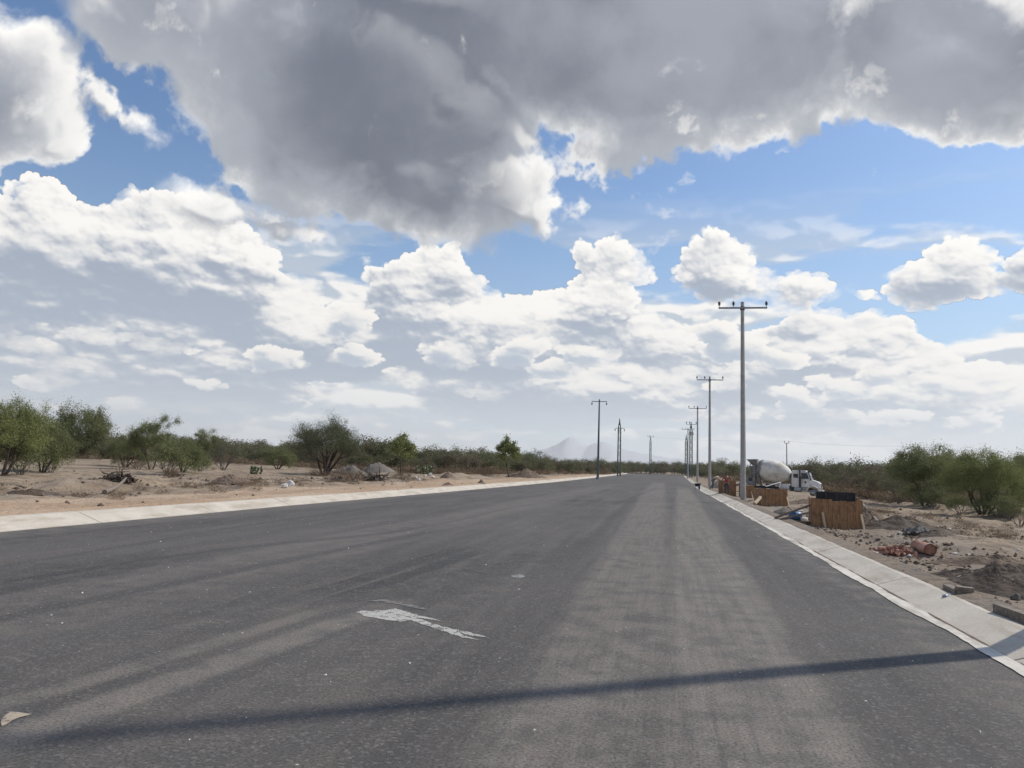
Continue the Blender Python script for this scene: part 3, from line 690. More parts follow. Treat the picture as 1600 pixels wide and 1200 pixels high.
# left steel pole
b = at(934, 747, 118); z = float(terrain(b.x, 118)); t = at(937.5, 624, 118); H = t.z-z
root = empty('steel_pole', (b.x, 118, z)); tag(root, 'tall slim green steel pole with drooping insulators left of the road', 'utility pole')
MB().tube([(0, 0, -.3), (.05, 0, H)], [.20, .10], 12).build('shaft', M['green_steel'], root)
MB().box((.05, -.1, H-.35), (2.4, .10, .10)).build('crossarm', M['dark_steel'], root)
for x in (-1.1, 1.2):
    i = MB(); insulator(i, x, -.1, H-.4, 1.3, True); i.build('insulator', M['porcelain'], root)
MB().tube([(0, 0, 0), (0, 0, .5)], [.34, .26], 10).build('base', M['cement_metal'], root)
# pole far right behind the mixer truck
b = at(1229.5, 730, 225); z = float(terrain(b.x, 225)); t = at(1229.5, 690, 225); H = t.z-z
root = empty('utility_pole', (b.x, 225, z)); tag(root, 'lone grey pole with a small forked top behind the mixer truck', 'utility pole')
MB().tube([(0, 0, -.3), (0, 0, H-.5)], [.20, .13], 8).build('shaft', M['pole_concrete'], root)
MB().box((0, 0, H-.45), (1.3, .12, .12)).build('crossarm', M['dark_steel'], root)
for x in (-.6, .6):
    i = MB(); insulator(i, x, 0, H-.4, 1.5); i.build('insulator', M['porcelain'], root)
# the line that runs off to the right behind everything
a = at(1022, 683, 330); b = at(1229.5, 689, 225); c = at(1420, 697, 190)
mb = MB(); pts = []
for k in range(41):
    tt = k/40; q = a.lerp(b, tt); q.z -= 1.1*4*tt*(1-tt)*.5; pts.append(q)
for k in range(1, 31):
    tt = k/30; q = b.lerp(c, tt); q.z -= 1.0*4*tt*(1-tt)*.5; pts.append(q)
tag(mb.tube(pts, .014, 5).build('power_cable', M['dark_steel']), 'thin power cable strung from the far lattice pylon to the lone pole and beyond', 'cable')

# ------------------------------------------------------------------ trees, shrubs and the far thicket
def grow(seed, H, spread, stems=3, levels=4, kids=(3, 4), lean=.55, leafn=6000, leaf=(.13, .035), jit=.16, base_r=.09, bare=.0, droop=.1, clump=0.0, ratio=.70, flat=1.0, first=.34, dome=0):
    """returns wood (V, F quads), leaves (V, F quads); z up, foot at the origin"""
    rnd = random.Random(seed); tubes = []; tips = []
    def branch(p, d, L, r, lev):
        n = 3; pts = [p]; rs = [r]; q = p.copy(); dd = d.copy()
        for i in range(n):
            dd = (dd+Vector((rnd.gauss(0, .17), rnd.gauss(0, .17), rnd.gauss(.02, .10)-(droop*lev*.25)))).normalized()
            q = q+dd*L/n; pts.append(q.copy()); rs.append(r*(1-.42*(i+1)/n))
        tubes.append((pts, rs, 6 if lev < 2 else 3))
        if lev >= levels-2:
            for i in range(1, n+1): tips.append((pts[i], lev))
        if lev < levels:
            k = rnd.randint(*kids)
            for j in range(k):
                a = rnd.uniform(0, 2*math.pi); tilt = rnd.uniform(.35, .95)
                u = dd.orthogonal().normalized(); w = dd.cross(u)
                nd = (dd*math.cos(tilt)+(u*math.cos(a)+w*math.sin(a))*math.sin(tilt)*Vector((1, 1, 1)).length/1.732)
                nd = Vector((nd.x, nd.y, nd.z*flat+.12)).normalized()
                st = pts[-1] if j == 0 else pts[rnd.choice((2, 3))]
                branch(st.copy(), nd, L*ratio*rnd.uniform(.75, 1.15), rs[-1]*.78, lev+1)
    for s in range(stems):
        a = 2*math.pi*(s+rnd.random()*.6)/stems; t = lean*rnd.uniform(.5, 1.2)
        d = Vector((math.cos(a)*math.sin(t), math.sin(a)*math.sin(t), math.cos(t)))
        branch(Vector((math.cos(a)*base_r*.6, math.sin(a)*base_r*.6, -.15)), d, H*first, base_r*rnd.uniform(.7, 1), 0)
    P = np.array([t[0] for t in tips]); zmax = np.percentile(P[:, 2], 97); rad = np.percentile(np.hypot(P[:, 0], P[:, 1]), 95)
    sz, sx = H*.93/zmax, spread*.5/rad
    mb = MB()
    for pts, rs, n in tubes: mb.tube([(p.x*sx, p.y*sx, p.z*sz) for p in pts], rs, n, True, False)
    P = P*np.array([sx, sx, sz]); rs_ = np.random.RandomState(seed)
    if clump > 0: P = P[rs_.rand(len(P)) > clump]
    w = rs_.rand(len(P))**1.6+.12; w /= w.sum()
    i = rs_.choice(len(P), leafn, p=w); C = P[i]+rs_.normal(0, 1, (leafn, 3))*np.array([jit, jit, jit*.75])*(.5+1.0*rs_.rand(leafn, 1))
    if bare > 0: C = C[rs_.rand(leafn) > bare*np.clip((C[:, 2]-.55*H)/(.45*H), 0, 1)]
    if dome:
        q = rs_.normal(0, 1, (dome, 3)); q /= np.linalg.norm(q, axis=1, keepdims=True); q[:, 2] = np.abs(q[:, 2])*1.0-.35*rs_.rand(dome)
        rr = rs_.uniform(.62, .97, (dome, 1)); cc = q*rr*np.array([spread*.47, spread*.47, H*.46])+np.array([0, 0, H*.50]); per = leafn//(dome)
        sz_ = rs_.uniform(.5, 1.2, (dome, 1, 1))*spread*.062
        D = (cc[:, None]+rs_.normal(0, 1, (dome, per, 3))*sz_*np.array([1, 1, .7])).reshape(-1, 3); C = np.concatenate([C, D])
    C = C[C[:, 2] > .05]
    m = len(C); a = rs_.normal(0, 1, (m, 3)); a /= np.linalg.norm(a, axis=1, keepdims=True); b = rs_.normal(0, 1, (m, 3)); b = np.cross(a, b); b /= np.linalg.norm(b, axis=1, keepdims=True)
    s = rs_.uniform(.6, 1.35, (m, 1)); a = a*leaf[0]*.5*s; b = b*leaf[1]*.5*s
    LV = np.stack([C-a, C+b, C+a, C-b], 1).reshape(-1, 3); LF = np.arange(m*4).reshape(-1, 4)
    return mb, LV, LF
PROTO = {}
def proto(key, name, wood, leafm, **kw):
    mb, LV, LF = grow(**kw); root = empty(name)
    mb.build('trunk', M[wood], root); np_mesh('crown', LV, LF, M[leafm], root)
    PROTO[key] = (root, kw['H'], [False])
proto('airy', 'mesquite_tree', 'bark', 'leaf_dark', seed=11, H=5, spread=6.6, stems=5, levels=5, kids=(3, 3), lean=.75, leafn=26000, leaf=(.10, .03), jit=.15, base_r=.17, bare=.30, droop=-.05, ratio=.72, first=.30, dome=90)
proto('round', 'mesquite_tree', 'bark', 'leaf', seed=21, H=5, spread=6.2, stems=3, levels=4, kids=(3, 4), lean=.6, leafn=12000, leaf=(.15, .05), jit=.20, base_r=.18, clump=.25, dome=70)
proto('dense', 'mesquite_tree', 'bark', 'leaf_bright', seed=33, H=4.4, spread=6.4, stems=5, levels=4, kids=(3, 4), lean=.85, leafn=24000, leaf=(.115, .037), jit=.20, base_r=.12, droop=.10, dome=60)
proto('dusky', 'mesquite_tree', 'bark', 'leaf', seed=37, H=4.2, spread=6.0, stems=4, levels=4, kids=(3, 4), lean=.8, leafn=14000, leaf=(.14, .045), jit=.20, base_r=.13, droop=.10, dome=55)
proto('open', 'mesquite_tree', 'bark', 'leaf', seed=41, H=5, spread=5.4, stems=3, levels=5, kids=(2, 3), lean=.5, leafn=12000, leaf=(.13, .045), jit=.19, base_r=.13, bare=.15, clump=.3, dome=34)
proto('sapling', 'young_tree', 'bark', 'leaf_bright', seed=52, H=4, spread=2.9, stems=1, levels=4, kids=(2, 3), lean=.15, leafn=3200, leaf=(.17, .07), jit=.16, base_r=.09, clump=.35, first=.42, dome=26)
proto('fork', 'young_tree', 'bark', 'leaf', seed=58, H=4, spread=3.1, stems=1, levels=4, kids=(2, 3), lean=.12, leafn=3000, leaf=(.18, .07), jit=.17, base_r=.09, clump=.4, first=.46, dome=22)
proto('shrub', 'desert_shrub', 'grey_bark', 'leaf', seed=61, H=2.2, spread=2.9, stems=9, levels=3, kids=(3, 3), lean=.75, leafn=4500, leaf=(.12, .04), jit=.15, base_r=.035, first=.42)
proto('twiggy', 'desert_shrub', 'grey_bark', 'leaf_dark', seed=67, H=2.4, spread=3.0, stems=12, levels=3, kids=(3, 4), lean=.7, leafn=2200, leaf=(.10, .03), jit=.10, base_r=.035, first=.45)
proto('dry', 'dry_shrub', 'dead_wood', 'leaf_dry', seed=71, H=1.1, spread=1.9, stems=11, levels=3, kids=(3, 3), lean=.8, leafn=2400, leaf=(.10, .02), jit=.08, base_r=.02, first=.42)
proto('dead', 'bare_shrub', 'dead_wood', 'leaf_dry', seed=77, H=1.6, spread=2.2, stems=5, levels=4, kids=(2, 3), lean=.7, leafn=160, leaf=(.08, .02), jit=.05, base_r=.05, first=.40)
def plant(key, px, py, hpx, label, cat='tree', group=None, wide=1.0, rz=0.0, Y=None):
    root, H, used = PROTO[key]; p = hit(px, py) if Y is None else at(px, py, Y)
    if Y is not None: p.z = float(terrain(p.x, p.y))
    s = hpx/scale_at(p)/H
    o = root if not used[0] else copy_tree(root); used[0] = True
    o.location = (p.x, p.y, p.z-.03); o.rotation_euler.z = rz; o.scale = (s*wide, s*wide, s); tag(o, label, cat, group); return o
plant('dense', 2, 742, 118, 'broad yellow-green mesquite tree cut by the left edge of the photo', rz=.4, wide=.80)
plant('dusky', 66, 738, 88, 'dull green mesquite right behind the tree at the left edge', rz=2.0, wide=.65)
plant('round', 124, 716, 84, 'dark round-crowned mesquite standing clear against the sky on the left', rz=1.0, wide=.90, Y=100)
plant('open', 236, 733, 86, 'open-crowned mesquite with pale gaps, between the dark round tree and the fan-shaped shrub', rz=.3, wide=.80)
plant('shrub', 262, 742, 52, 'bright low bush beside the dry orange brush, under the open-crowned mesquite', 'shrub', rz=1.1, wide=1.1)
plant('open', 318, 728, 60, 'small wispy mesquite behind the fan-shaped shrub', rz=2.2, wide=.9)
plant('twiggy', 349, 734, 50, 'fan-shaped shrub with bare grey stems spreading from one foot', 'shrub', rz=.2)
plant('shrub', 312, 736, 26, 'small dark green bush left of the fan-shaped shrub', 'shrub', rz=.7, wide=1.2)
plant('airy', 507, 742, 91, 'large dark airy mesquite with a wide umbrella of bare twigs', rz=.9, wide=1.02)
plant('dusky', 434, 733, 36, 'low mesquite at the left foot of the big airy mesquite', rz=.9, wide=1.1)
plant('sapling', 624, 743, 68, 'young dark-stemmed tree beside the gravel heaps', rz=2.3)
plant('sapling', 797, 746, 66, 'slim upright young tree with an uneven crown, alone before the thicket', rz=.4, wide=.85)
plant('shrub', 32, 742, 58, 'grey-green bush under the broad tree at the left edge', 'shrub', rz=2.5)
plant('dead', 80, 738, 26, 'small bare-branched shrub right of the left-edge bush', 'shrub', rz=.4)
plant('dead', 187, 738, 22, 'leafless shrub with upright grey branches behind the brush pile', 'shrub', rz=1.9)
plant('dry', 215, 733, 15, 'dry orange-brown brush below the open-crowned mesquite', 'shrub', rz=.5, wide=1.7)
plant('dry', 267, 747, 17, 'rounded rust-coloured dry bush near the bright low bush', 'shrub', rz=1.3)
plant('dry', 168, 716, 16, 'distant dry brush between the dark round tree and the open one', 'shrub', rz=2.4, wide=1.9)
plant('dry', 528, 749, 17, 'dry brown brush at the right foot of the big airy mesquite', 'shrub', rz=.1, wide=1.6)
plant('dry', 556, 752, 18, 'dark dry brush in front of the left gravel heap', 'shrub', rz=1.7, wide=1.2)
plant('dry', 630, 749, 13, 'dry brush at the foot of the young dark-stemmed tree', 'shrub', rz=2.8, wide=1.7)
plant('dry', 760, 744, 16, 'brown dry brush left of the slim young tree', 'shrub', rz=.8, wide=1.8)
plant('dry', 497, 745, 13, 'low dry brush against the trunk of the big airy mesquite', 'shrub', rz=2.0, wide=1.5)
# right side
plant('open', 1443, 789, 98, 'tall sparse mesquite whose bare twigs rise highest on the right', rz=1.2, wide=1.12)
plant('round', 1424, 780, 76, 'mesquite leaning left beside the tall sparse one', rz=2.6, wide=.85)
plant('dense', 1537, 803, 101, 'broad green mesquite with a dark forked trunk at the right', rz=1.9, wide=.92)
plant('dense', 1625, 790, 92, 'leafy mesquite cut by the right edge of the photo', rz=.2, wide=.75)
plant('dusky', 1490, 785, 82, 'green mesquite between the sparse one and the forked-trunk one', rz=2.9, wide=.7)
plant('round', 1590, 800, 88, 'darker mesquite crown right of the forked-trunk one', rz=2.2, wide=.7)
plant('twiggy', 1455, 792, 40, 'grey twiggy shrub at the foot of the tall sparse mesquite', 'shrub', rz=2.2, wide=1.2)
plant('shrub', 1432, 788, 36, 'olive bush left of the tall sparse mesquite trunk', 'shrub', rz=1.2, wide=1.2)
plant('shrub', 1558, 806, 40, 'dense low bush hiding the foot of the darker mesquite', 'shrub', rz=2.6, wide=1.3)
plant('shrub', 1388, 780, 30, 'olive bush at the left end of the right-hand trees', 'shrub', rz=1.9, wide=1.3)
plant('dusky', 285, 738, 56, 'low olive mesquite between the bright low bush and the fan-shaped shrub', rz=1.3, wide=.8)
plant('dusky', 196, 730, 50, 'low olive mesquite left of the open-crowned one', rz=2.7, wide=.9)
plant('twiggy', 1405, 786, 42, 'dark low twiggy shrub at the left end of the right-hand trees', 'shrub', rz=.4, wide=1.1)
plant('twiggy', 1372, 776, 26, 'smaller twiggy shrub nearest the haul track, left of the dark low one', 'shrub', rz=1.4, wide=1.2)
plant('shrub', 1462, 796, 34, 'low green bush under the tall sparse mesquite', 'shrub', rz=2.1, wide=1.2)
plant('shrub', 1575, 812, 38, 'low bush right of the dark forked trunk', 'shrub', rz=.6, wide=1.2)
plant('shrub', 1500, 803, 30, 'low bush left of the dark forked trunk', 'shrub', rz=3.0, wide=1.3)
plant('dead', 1594, 822, 30, 'bare shrub at the right edge of the photo', 'shrub', rz=.9)
plant('dry', 1345, 768, 22, 'reddish dry brush at the edge of the scrub right of the mixer truck', 'shrub', rz=.3, wide=2.0)
plant('dry', 1317, 763, 20, 'reddish dry brush just in front of the mixer truck nose', 'shrub', rz=1.2, wide=1.8)
for k, (r, H, u) in PROTO.items():
    if not u[0]:
        for ch in list(r.children): bpy.data.objects.remove(ch)
        bpy.data.objects.remove(r)

def thicket(name, label, azs, n, seed, leafm, woodm, hh=(3.2, 5.2), deep=90):
    """azs: pixel columns with the distance at which the scrub begins; n bushes scattered behind that front"""
    rs = np.random.RandomState(seed); LVs, WB = [], MB(); temps = []
    for k in range(4):
        _, LV, LF = grow(seed=100+k, H=4, spread=5.2, stems=5, levels=3, kids=(3, 4), lean=.8, leafn=2900, leaf=(.24, .09), jit=.30, base_r=.06)
        temps.append(LV)
    xs = [a[0] for a in azs]; ds = [a[1] for a in azs]
    for i in range(n):
        px = rs.uniform(xs[0], xs[-1]); d0 = np.interp(px, xs, ds); d = d0+deep*rs.rand()**1.8*(1 if d0 < 250 else 1.5)
        d0r = ray(px, 730); u = Vector((d0r.x, d0r.y)).normalized(); x, y = u.x*d, u.y*d
        z = float(terrain(x, y)); h = rs.uniform(*hh)/4*(1+.25*(rs.rand() > .9))*(.72 if d < d0+8 else 1); w = h*rs.uniform(.85, 1.35); a = rs.uniform(0, 6.28)
        T = temps[rs.randint(4)].reshape(-1, 4, 3)
        if d > d0+45: T = T[rs.rand(len(T)) < .7]
        T = T.reshape(-1, 3); c, s = math.cos(a), math.sin(a)
        LVs.append(np.stack([(T[:, 0]*c-T[:, 1]*s)*w+x, (T[:, 0]*s+T[:, 1]*c)*w+y, T[:, 2]*h*.96+z], -1))
        if d < d0+30:
            for q in range(4):
                aa = rs.uniform(0, 6.28); WB.tube([(x, y, z-.2), (x+math.cos(aa)*.7*w, y+math.sin(aa)*.7*w, z+1.3*h), (x+math.cos(aa)*1.6*w, y+math.sin(aa)*1.6*w, z+2.6*h)], [.07, .05, .02], 3, True, False)
    LV = np.concatenate(LVs); o = np_mesh(name, LV, np.arange(len(LV)).reshape(-1, 4), M[leafm]); tag(o, label, 'scrub', kind='stuff')
    w = WB.build('stems', M[woodm], o); w['kind'] = 'stuff'; return o
thicket('scrub', 'continuous thicket of dull green mesquite scrub along the left horizon', [(-160, 100), (60, 120), (180, 135), (420, 128), (560, 112), (720, 108), (850, 150), (960, 225), (985, 300)], 470, 5, 'leaf_scrub', 'bark', (2.9, 4.5))
thicket('scrub', 'far band of dull green scrub beyond the end of the road', [(960, 320), (1020, 345), (1090, 300), (1130, 250)], 150, 6, 'leaf_scrub', 'bark', (4, 5.8), 130)
thicket('scrub', 'thicket of dull green scrub behind the mixer truck and right-hand trees', [(1085, 240), (1140, 170), (1220, 130), (1330, 105), (1420, 78), (1800, 62)], 330, 7, 'leaf_scrub', 'bark', (2.6, 4.0))
def brush_band(name, label, pts, n, seed, h=(.4, .9)):
    rs = np.random.RandomState(seed); out = []
    _, T, _ = grow(seed=201, H=1, spread=1.7, stems=8, levels=3, kids=(3, 3), lean=.9, leafn=420, leaf=(.22, .035), jit=.14, base_r=.02)
    for i in range(n):
        k = rs.randint(len(pts)-1); t = rs.rand(); px = pts[k][0]*(1-t)+pts[k+1][0]*t; d = pts[k][1]*(1-t)+pts[k+1][1]*t+rs.normal(0, 2.2)
        r = ray(px, 730); u = Vector((r.x, r.y)).normalized(); x, y = u.x*d, u.y*d; z = float(terrain(x, y)); s = rs.uniform(*h); a = rs.uniform(0, 6.28); c, sn = math.cos(a), math.sin(a); w = s*rs.uniform(1, 2)
        out.append(np.stack([(T[:, 0]*c-T[:, 1]*sn)*w+x, (T[:, 0]*sn+T[:, 1]*c)*w+y, T[:, 2]*s+z], -1))
    V = np.concatenate(out); return tag(np_mesh(name, V, np.arange(len(V)).reshape(-1, 4), M['leaf_dry']), label, 'dry brush', kind='stuff')
brush_band('dry_brush', 'dry reddish brush growing along the foot of the left thicket', [(-100, 92), (180, 126), (420, 120), (560, 104), (720, 102), (850, 143), (960, 215)], 170, 8, (.5, 1.3))
brush_band('dry_brush', 'dry reddish brush along the foot of the right-hand scrub', [(1110, 180), (1220, 124), (1330, 98), (1420, 72), (1640, 58)], 130, 9, (.6, 1.5))

brush_band('dry_weeds', 'little dry weeds dotted over the left dirt', [(-60, 27), (180, 30), (400, 38), (560, 52), (700, 64)], 46, 18, (.10, .34))
brush_band('dry_weeds', 'little dry weeds dotted over the dirt right of the timber boxes', [(1330, 44), (1420, 36), (1520, 30), (1640, 26)], 34, 19, (.10, .30))
def cactus(px, py, hpx, label, seed):
    p = hit(px, py); s = hpx/scale_at(p); rnd = random.Random(seed)
    root = empty('prickly_pear', p); tag(root, label, 'cactus')
    def pad(c, d, h, mb):
        d = Vector(d).normalized(); n = Vector((rnd.gauss(0, 1), rnd.gauss(0, 1), .1)).normalized(); x = d.cross(n).normalized(); n = x.cross(d); vs = []; K = 12
        prof = [(-.92, -1), (0, -1.0)]
        for off in (-.09, .09):
            for k in range(K):
                a = 2*math.pi*k/K; rr = (math.cos(a)*.40, .5+math.sin(a)*.5); vs.append(Vector(c)+x*rr[0]*h+d*rr[1]*h+n*off*h*.6)
        for off in (-.14, .14):
            vs.append(Vector(c)+d*.5*h+n*off*h*.6)
        fs = [(k, (k+1) % K, K+(k+1) % K, K+k) for k in range(K)]+[((k+1) % K, k, 2*K) for k in range(K)]+[(K+k, K+(k+1) % K, 2*K+1) for k in range(K)]
        mb.add(vs, fs, True); return Vector(c)+d*h*.95
    for i in range(14):
        mb = MB(); a = rnd.uniform(0, 6.28); c = Vector((math.cos(a)*s*.8*rnd.random(), math.sin(a)*s*.8*rnd.random(), 0)); d = Vector((math.cos(a)*.5, math.sin(a)*.5, 1))
        for lev in range(3):
            c = pad(c, d, s*.33*rnd.uniform(.8, 1.1), mb); d = Vector((rnd.gauss(0, .5), rnd.gauss(0, .5), 1))
        mb.build('pad_stem', M['cactus'], root)
cactus(429, 727, 17, 'prickly pear clump behind the pale boulder pair, farther back', 3)
cactus(397, 741, 15, 'prickly pear clump right of the fan-shaped shrub', 4)
cactus(661, 741, 17, 'prickly pear clump right of the young dark-stemmed tree', 5)
cactus(50, 722, 16, 'prickly pear clump under the left-edge trees', 6)

# ------------------------------------------------------------------ heaps, stones and site litter
def heap(px, py, wpx, hpx, label, mat, seed, deep=.8, rough=.22, rz=0.0, Y=None, cat='dirt heap', name='dirt_heap', lobes=1):
    p = hit(px, py) if Y is None else at(px, py, Y)
    if Y is not None: p.z = float(terrain(p.x, p.y))
    k = scale_at(p); w, h = wpx/k/2, hpx/k; n = 90 if wpx > 60 else 46; t = np.linspace(-1.25, 1.25, n); A, B = np.meshgrid(t, t)
    rs = np.random.RandomState(seed); s = 1/max(w, .2)
    wob = fbm(A*1.0, B*1.0, .9, 4, .5, seed)*.55; r = np.hypot(A, B)*(1+wob)
    Z = np.clip(1-r, -.25, 1); Z = np.where(Z > 0, Z**.85, Z)
    if lobes > 1:
        for q in range(lobes):
            cx, cy = rs.uniform(-.55, .55), rs.uniform(-.4, .4); Z = np.maximum(Z*.9, (.55+.45*rs.rand())*(1-np.hypot(A-cx, B-cy)*2.0*(1+wob)))
    env = np.clip(1.15-r, 0, 1)
    Z = Z+(fbm(A, B, .45, 6, .6, seed+1)*rough*2.2+np.maximum(fbm(A, B, .16, 4, .6, seed+2), 0)*rough*1.8)*env
    V = np.stack([A*w, B*w*deep, Z*h], -1).reshape(-1, 3); ix = np.arange(n*n).reshape(n, n)
    Fh = np.stack([ix[:-1, :-1], ix[:-1, 1:], ix[1:, 1:], ix[1:, :-1]], -1).reshape(-1, 4)
    keep = V[Fh][:, :, 2].max(1) > -.16*h; o = np_mesh(name, V, Fh[keep], M[mat], smooth=False if wpx > 60 else True); o.location = (p.x, p.y, p.z-.02); o.rotation_euler.z = rz
    return tag(o, label, cat)
heap(1598, 920, 240, 62, 'big heap of dark clods at the right edge of the photo', 'dark_soil', 1, .75, .22, lobes=3)
heap(1500, 902, 110, 16, 'low tail of dark clods reaching left from the big dark heap', 'dark_soil', 2, .55, .3)
heap(1405, 826, 150, 26, 'rough brown soil heap right of the nearest timber box', 'dark_soil', 3, .7, .3, lobes=4)
heap(1420, 862, 90, 9, 'low spread of dark clods beyond the orange pipe', 'dark_soil', 41, .7, .4)
heap(1550, 880, 150, 14, 'rough brown bank behind the big dark heap', 'brown_soil', 42, .5, .4)
heap(1350, 812, 70, 24, 'sloping brown soil bank against the right side of the nearest timber box', 'brown_soil', 4, .8, .25)
heap(1462, 836, 70, 9, 'low ridge of soil right of the black sheeting', 'dark_soil', 5, .6, .3)
heap(1226, 805, 44, 13, 'small grey heap of gravel in front of the second timber box', 'gravel', 6, .8, .15)
heap(1262, 787, 80, 7, 'low soil heap behind the planks and blue drum', 'brown_soil', 7, .8, .3)
heap(1325, 790, 60, 12, 'low brown soil heap behind the nearest timber box', 'brown_soil', 8, .8, .3)
heap(1128, 752, 44, 17, 'pale earth mound behind the two workers', 'sand', 9, .9, .12, Y=80)
heap(545, 741, 62, 21, 'grey gravel heap left of its twin, by the big airy mesquite', 'gravel', 10, .9, .2, lobes=3)
heap(592, 739, 58, 20, 'grey gravel heap right of its twin, by the young dark-stemmed tree', 'gravel', 11, .9, .2, lobes=2)
heap(360, 757, 80, 17, 'brown earth heap below the fan-shaped shrub', 'brown_soil', 12, .8, .2)
heap(50, 772, 120, 9, 'flat strip of dark clods at the far left behind the orange dirt', 'dark_soil', 14, .5, .4)
heap(822, 747, 62, 20, 'brown earth heap right of the slim young tree', 'brown_soil', 15, .9, .2, lobes=3)
heap(700, 760, 24, 7, 'little earth heap near the left kerb before the slim young tree', 'brown_soil', 16, .9, .25)
heap(700, 746, 22, 9, 'small lump of soil standing beyond the little earth heap', 'brown_soil', 18, .9, .3)
heap(752, 757, 16, 8, 'small crumbled soil lump behind the left kerb', 'brown_soil', 19, .9, .3)
heap(900, 739, 50, 6, 'low bank of soil along the left kerb near the steel pole', 'brown_soil', 20, .7, .25)
def rock(px, py, wpx, hpx, label, mat='white_stone', seed=1, name='boulder', cat='boulder', group=None, z=None):
    p = hit(px, py) if z is None else gnd(px, py, z); k = scale_at(p); bm = bmesh.new(); bmesh.ops.create_icosphere(bm, subdivisions=3, radius=1); rs = np.random.RandomState(seed)
    planes = [(Vector(rs.normal(0, 1, 3)).normalized(), rs.uniform(.55, .85)) for _ in range(9)]
    for v in bm.verts:
        for nrm, d in planes:
            e = v.co.dot(nrm)-d
            if e > 0: v.co -= nrm*e
        v.co *= 1+.06*math.sin(v.co.x*9+seed)*math.cos(v.co.y*7)
    w, h = wpx/k/2*1.25, hpx/k/2*1.25
    for v in bm.verts: v.co = Vector((v.co.x*w, v.co.y*w*.8, v.co.z*h+h*.68))
    me = bpy.data.meshes.new(name); bm.to_mesh(me); bm.free(); me.materials.append(M[mat]); o = link(bpy.data.objects.new(name, me)); o.location = p
    return tag(o, label, cat, group)
rock(452, 761, 13, 10, 'larger white boulder of the pair on the left dirt', seed=2)
rock(444, 762, 10, 7, 'smaller white boulder touching the larger one of the pair', seed=3)
rock(589, 752, 5, 4, 'small white stone in front of the gravel heaps', seed=4, name='stone', cat='stone')
for i, (px, py, w, h, lab) in enumerate([(1508, 915, 24, 15, 'rounded tan stone between the wood blocks and the dark heap'), (1558, 926, 14, 8, 'pale flat stone at the foot of the big dark heap'), (1587, 938, 13, 12, 'grey stone at the foot of the big dark heap near the right edge'),
        (1407, 836, 6, 5, 'white pebble beside the black sheeting'), (1414, 834, 8, 6, 'tan stone touching the black sheeting'), (1390, 839, 9, 3, 'flat pale stone left of the black sheeting'),
        (1364, 868, 14, 7, 'pale broken stone in front of the brick rubble'), (1421, 870, 7, 4, 'little pale stone between rubble and the orange pipe'), (1529, 911, 8, 4, 'small white stone right of the rounded tan one'),
        (1492, 866, 8, 3, 'flat white stone right of the orange pipe'), (1513, 868, 7, 3, 'white chip farthest right of the orange pipe'), (1590, 860, 6, 3, 'small white chip near the right edge on the haul track'),
        (1403, 892, 14, 6, 'salmon brick end lying on the kerb top'), (1412, 897, 9, 6, 'dark red brick bit on the kerb top'), (1484, 828, 4, 3, 'tiny white stone on the far soil'),
        (1187, 812, 6, 3, 'pale chip by the kerb near the tallest pole'), (1250, 818, 6, 3, 'pale chip below the blue drum'), (1345, 865, 8, 4, 'grey lump just behind the right kerb')]):
    rock(px, py, w, h, lab, 'brick' if 'brick end' in lab or 'brick bit' in lab else ('gravel' if 'grey' in lab else ('pale_stone' if 'tan' in lab or 'flat pale' in lab else 'white_stone')), 20+i, 'stone', 'stone' if 'brick' not in lab else 'brick')
for i, (px, py, w, h) in enumerate([(655, 752, 7, 5), (664, 745, 6, 4), (672, 743, 5, 4), (650, 748, 5, 4), (676, 747, 5, 3)]):
    rock(px, py, w, h, ['pinkish stone, lowest of the five by the prickly pear', 'second stone right among the five by the prickly pear', 'small stone, topmost of the five by the prickly pear', 'leftmost small stone of the five by the prickly pear', 'rightmost small stone of the five by the prickly pear'][i], 'white_stone', 50+i, 'stone', 'stone', 'stones by the prickly pear')
# loose clods and pebbles nobody could count
def litter(name, label, cx, cy, rx, ry, n, smin, smax, mat, seed, kind='stuff', cat='clods'):
    rs = np.random.RandomState(seed); base = np.array([(1,0,0),(-1,0,0),(0,1,0),(0,-1,0),(0,0,1),(0,0,-.6)], float); tri = np.array([(0,2,4),(2,1,4),(1,3,4),(3,0,4),(2,0,5),(1,2,5),(3,1,5),(0,3,5)])
    X = cx+rs.normal(0, 1, n)*rx; Y = cy+rs.uniform(-1, 1, n)*ry; rr = np.interp(Y, [t[0] for t in RIGHT], [t[1] for t in RIGHT]); ll = np.interp(Y, [t[0] for t in LEFT], [t[1] for t in LEFT])
    cl = fbm(X, Y, 2.6, 4, .55, seed+300); ok0 = cl > -.02+.10*rs.rand(n)
    X, Y, rr, ll = X[ok0], Y[ok0], rr[ok0], ll[ok0]
    ok = (X > rr+.66) | (X < ll-.85); X, Y = X[ok], Y[ok]; n = len(X); Z = terrain(X, Y)
    s = smin+(smax-smin)*rs.rand(n)**5; P = base[None]*(s[:, None, None]*rs.uniform(.55, 1.3, (n, 6, 1))); a = rs.uniform(0, 6.28, n)
    Xr = P[..., 0]*np.cos(a)[:, None]-P[..., 1]*np.sin(a)[:, None]; Yr = P[..., 0]*np.sin(a)[:, None]+P[..., 1]*np.cos(a)[:, None]
    V = np.stack([Xr+X[:, None], Yr+Y[:, None], P[..., 2]*.7+Z[:, None]+s[:, None]*.3], -1).reshape(-1, 3); Fz = (tri[None]+np.arange(n)[:, None, None]*6).reshape(-1, 3)
    return tag(np_mesh(name, V, Fz, M[mat]), label, cat, kind=kind)
litter('clods', 'loose brown clods scattered behind the right kerb', 6.5, 17, 2.4, 12, 9000, .008, .075, 'brown_soil', 1)
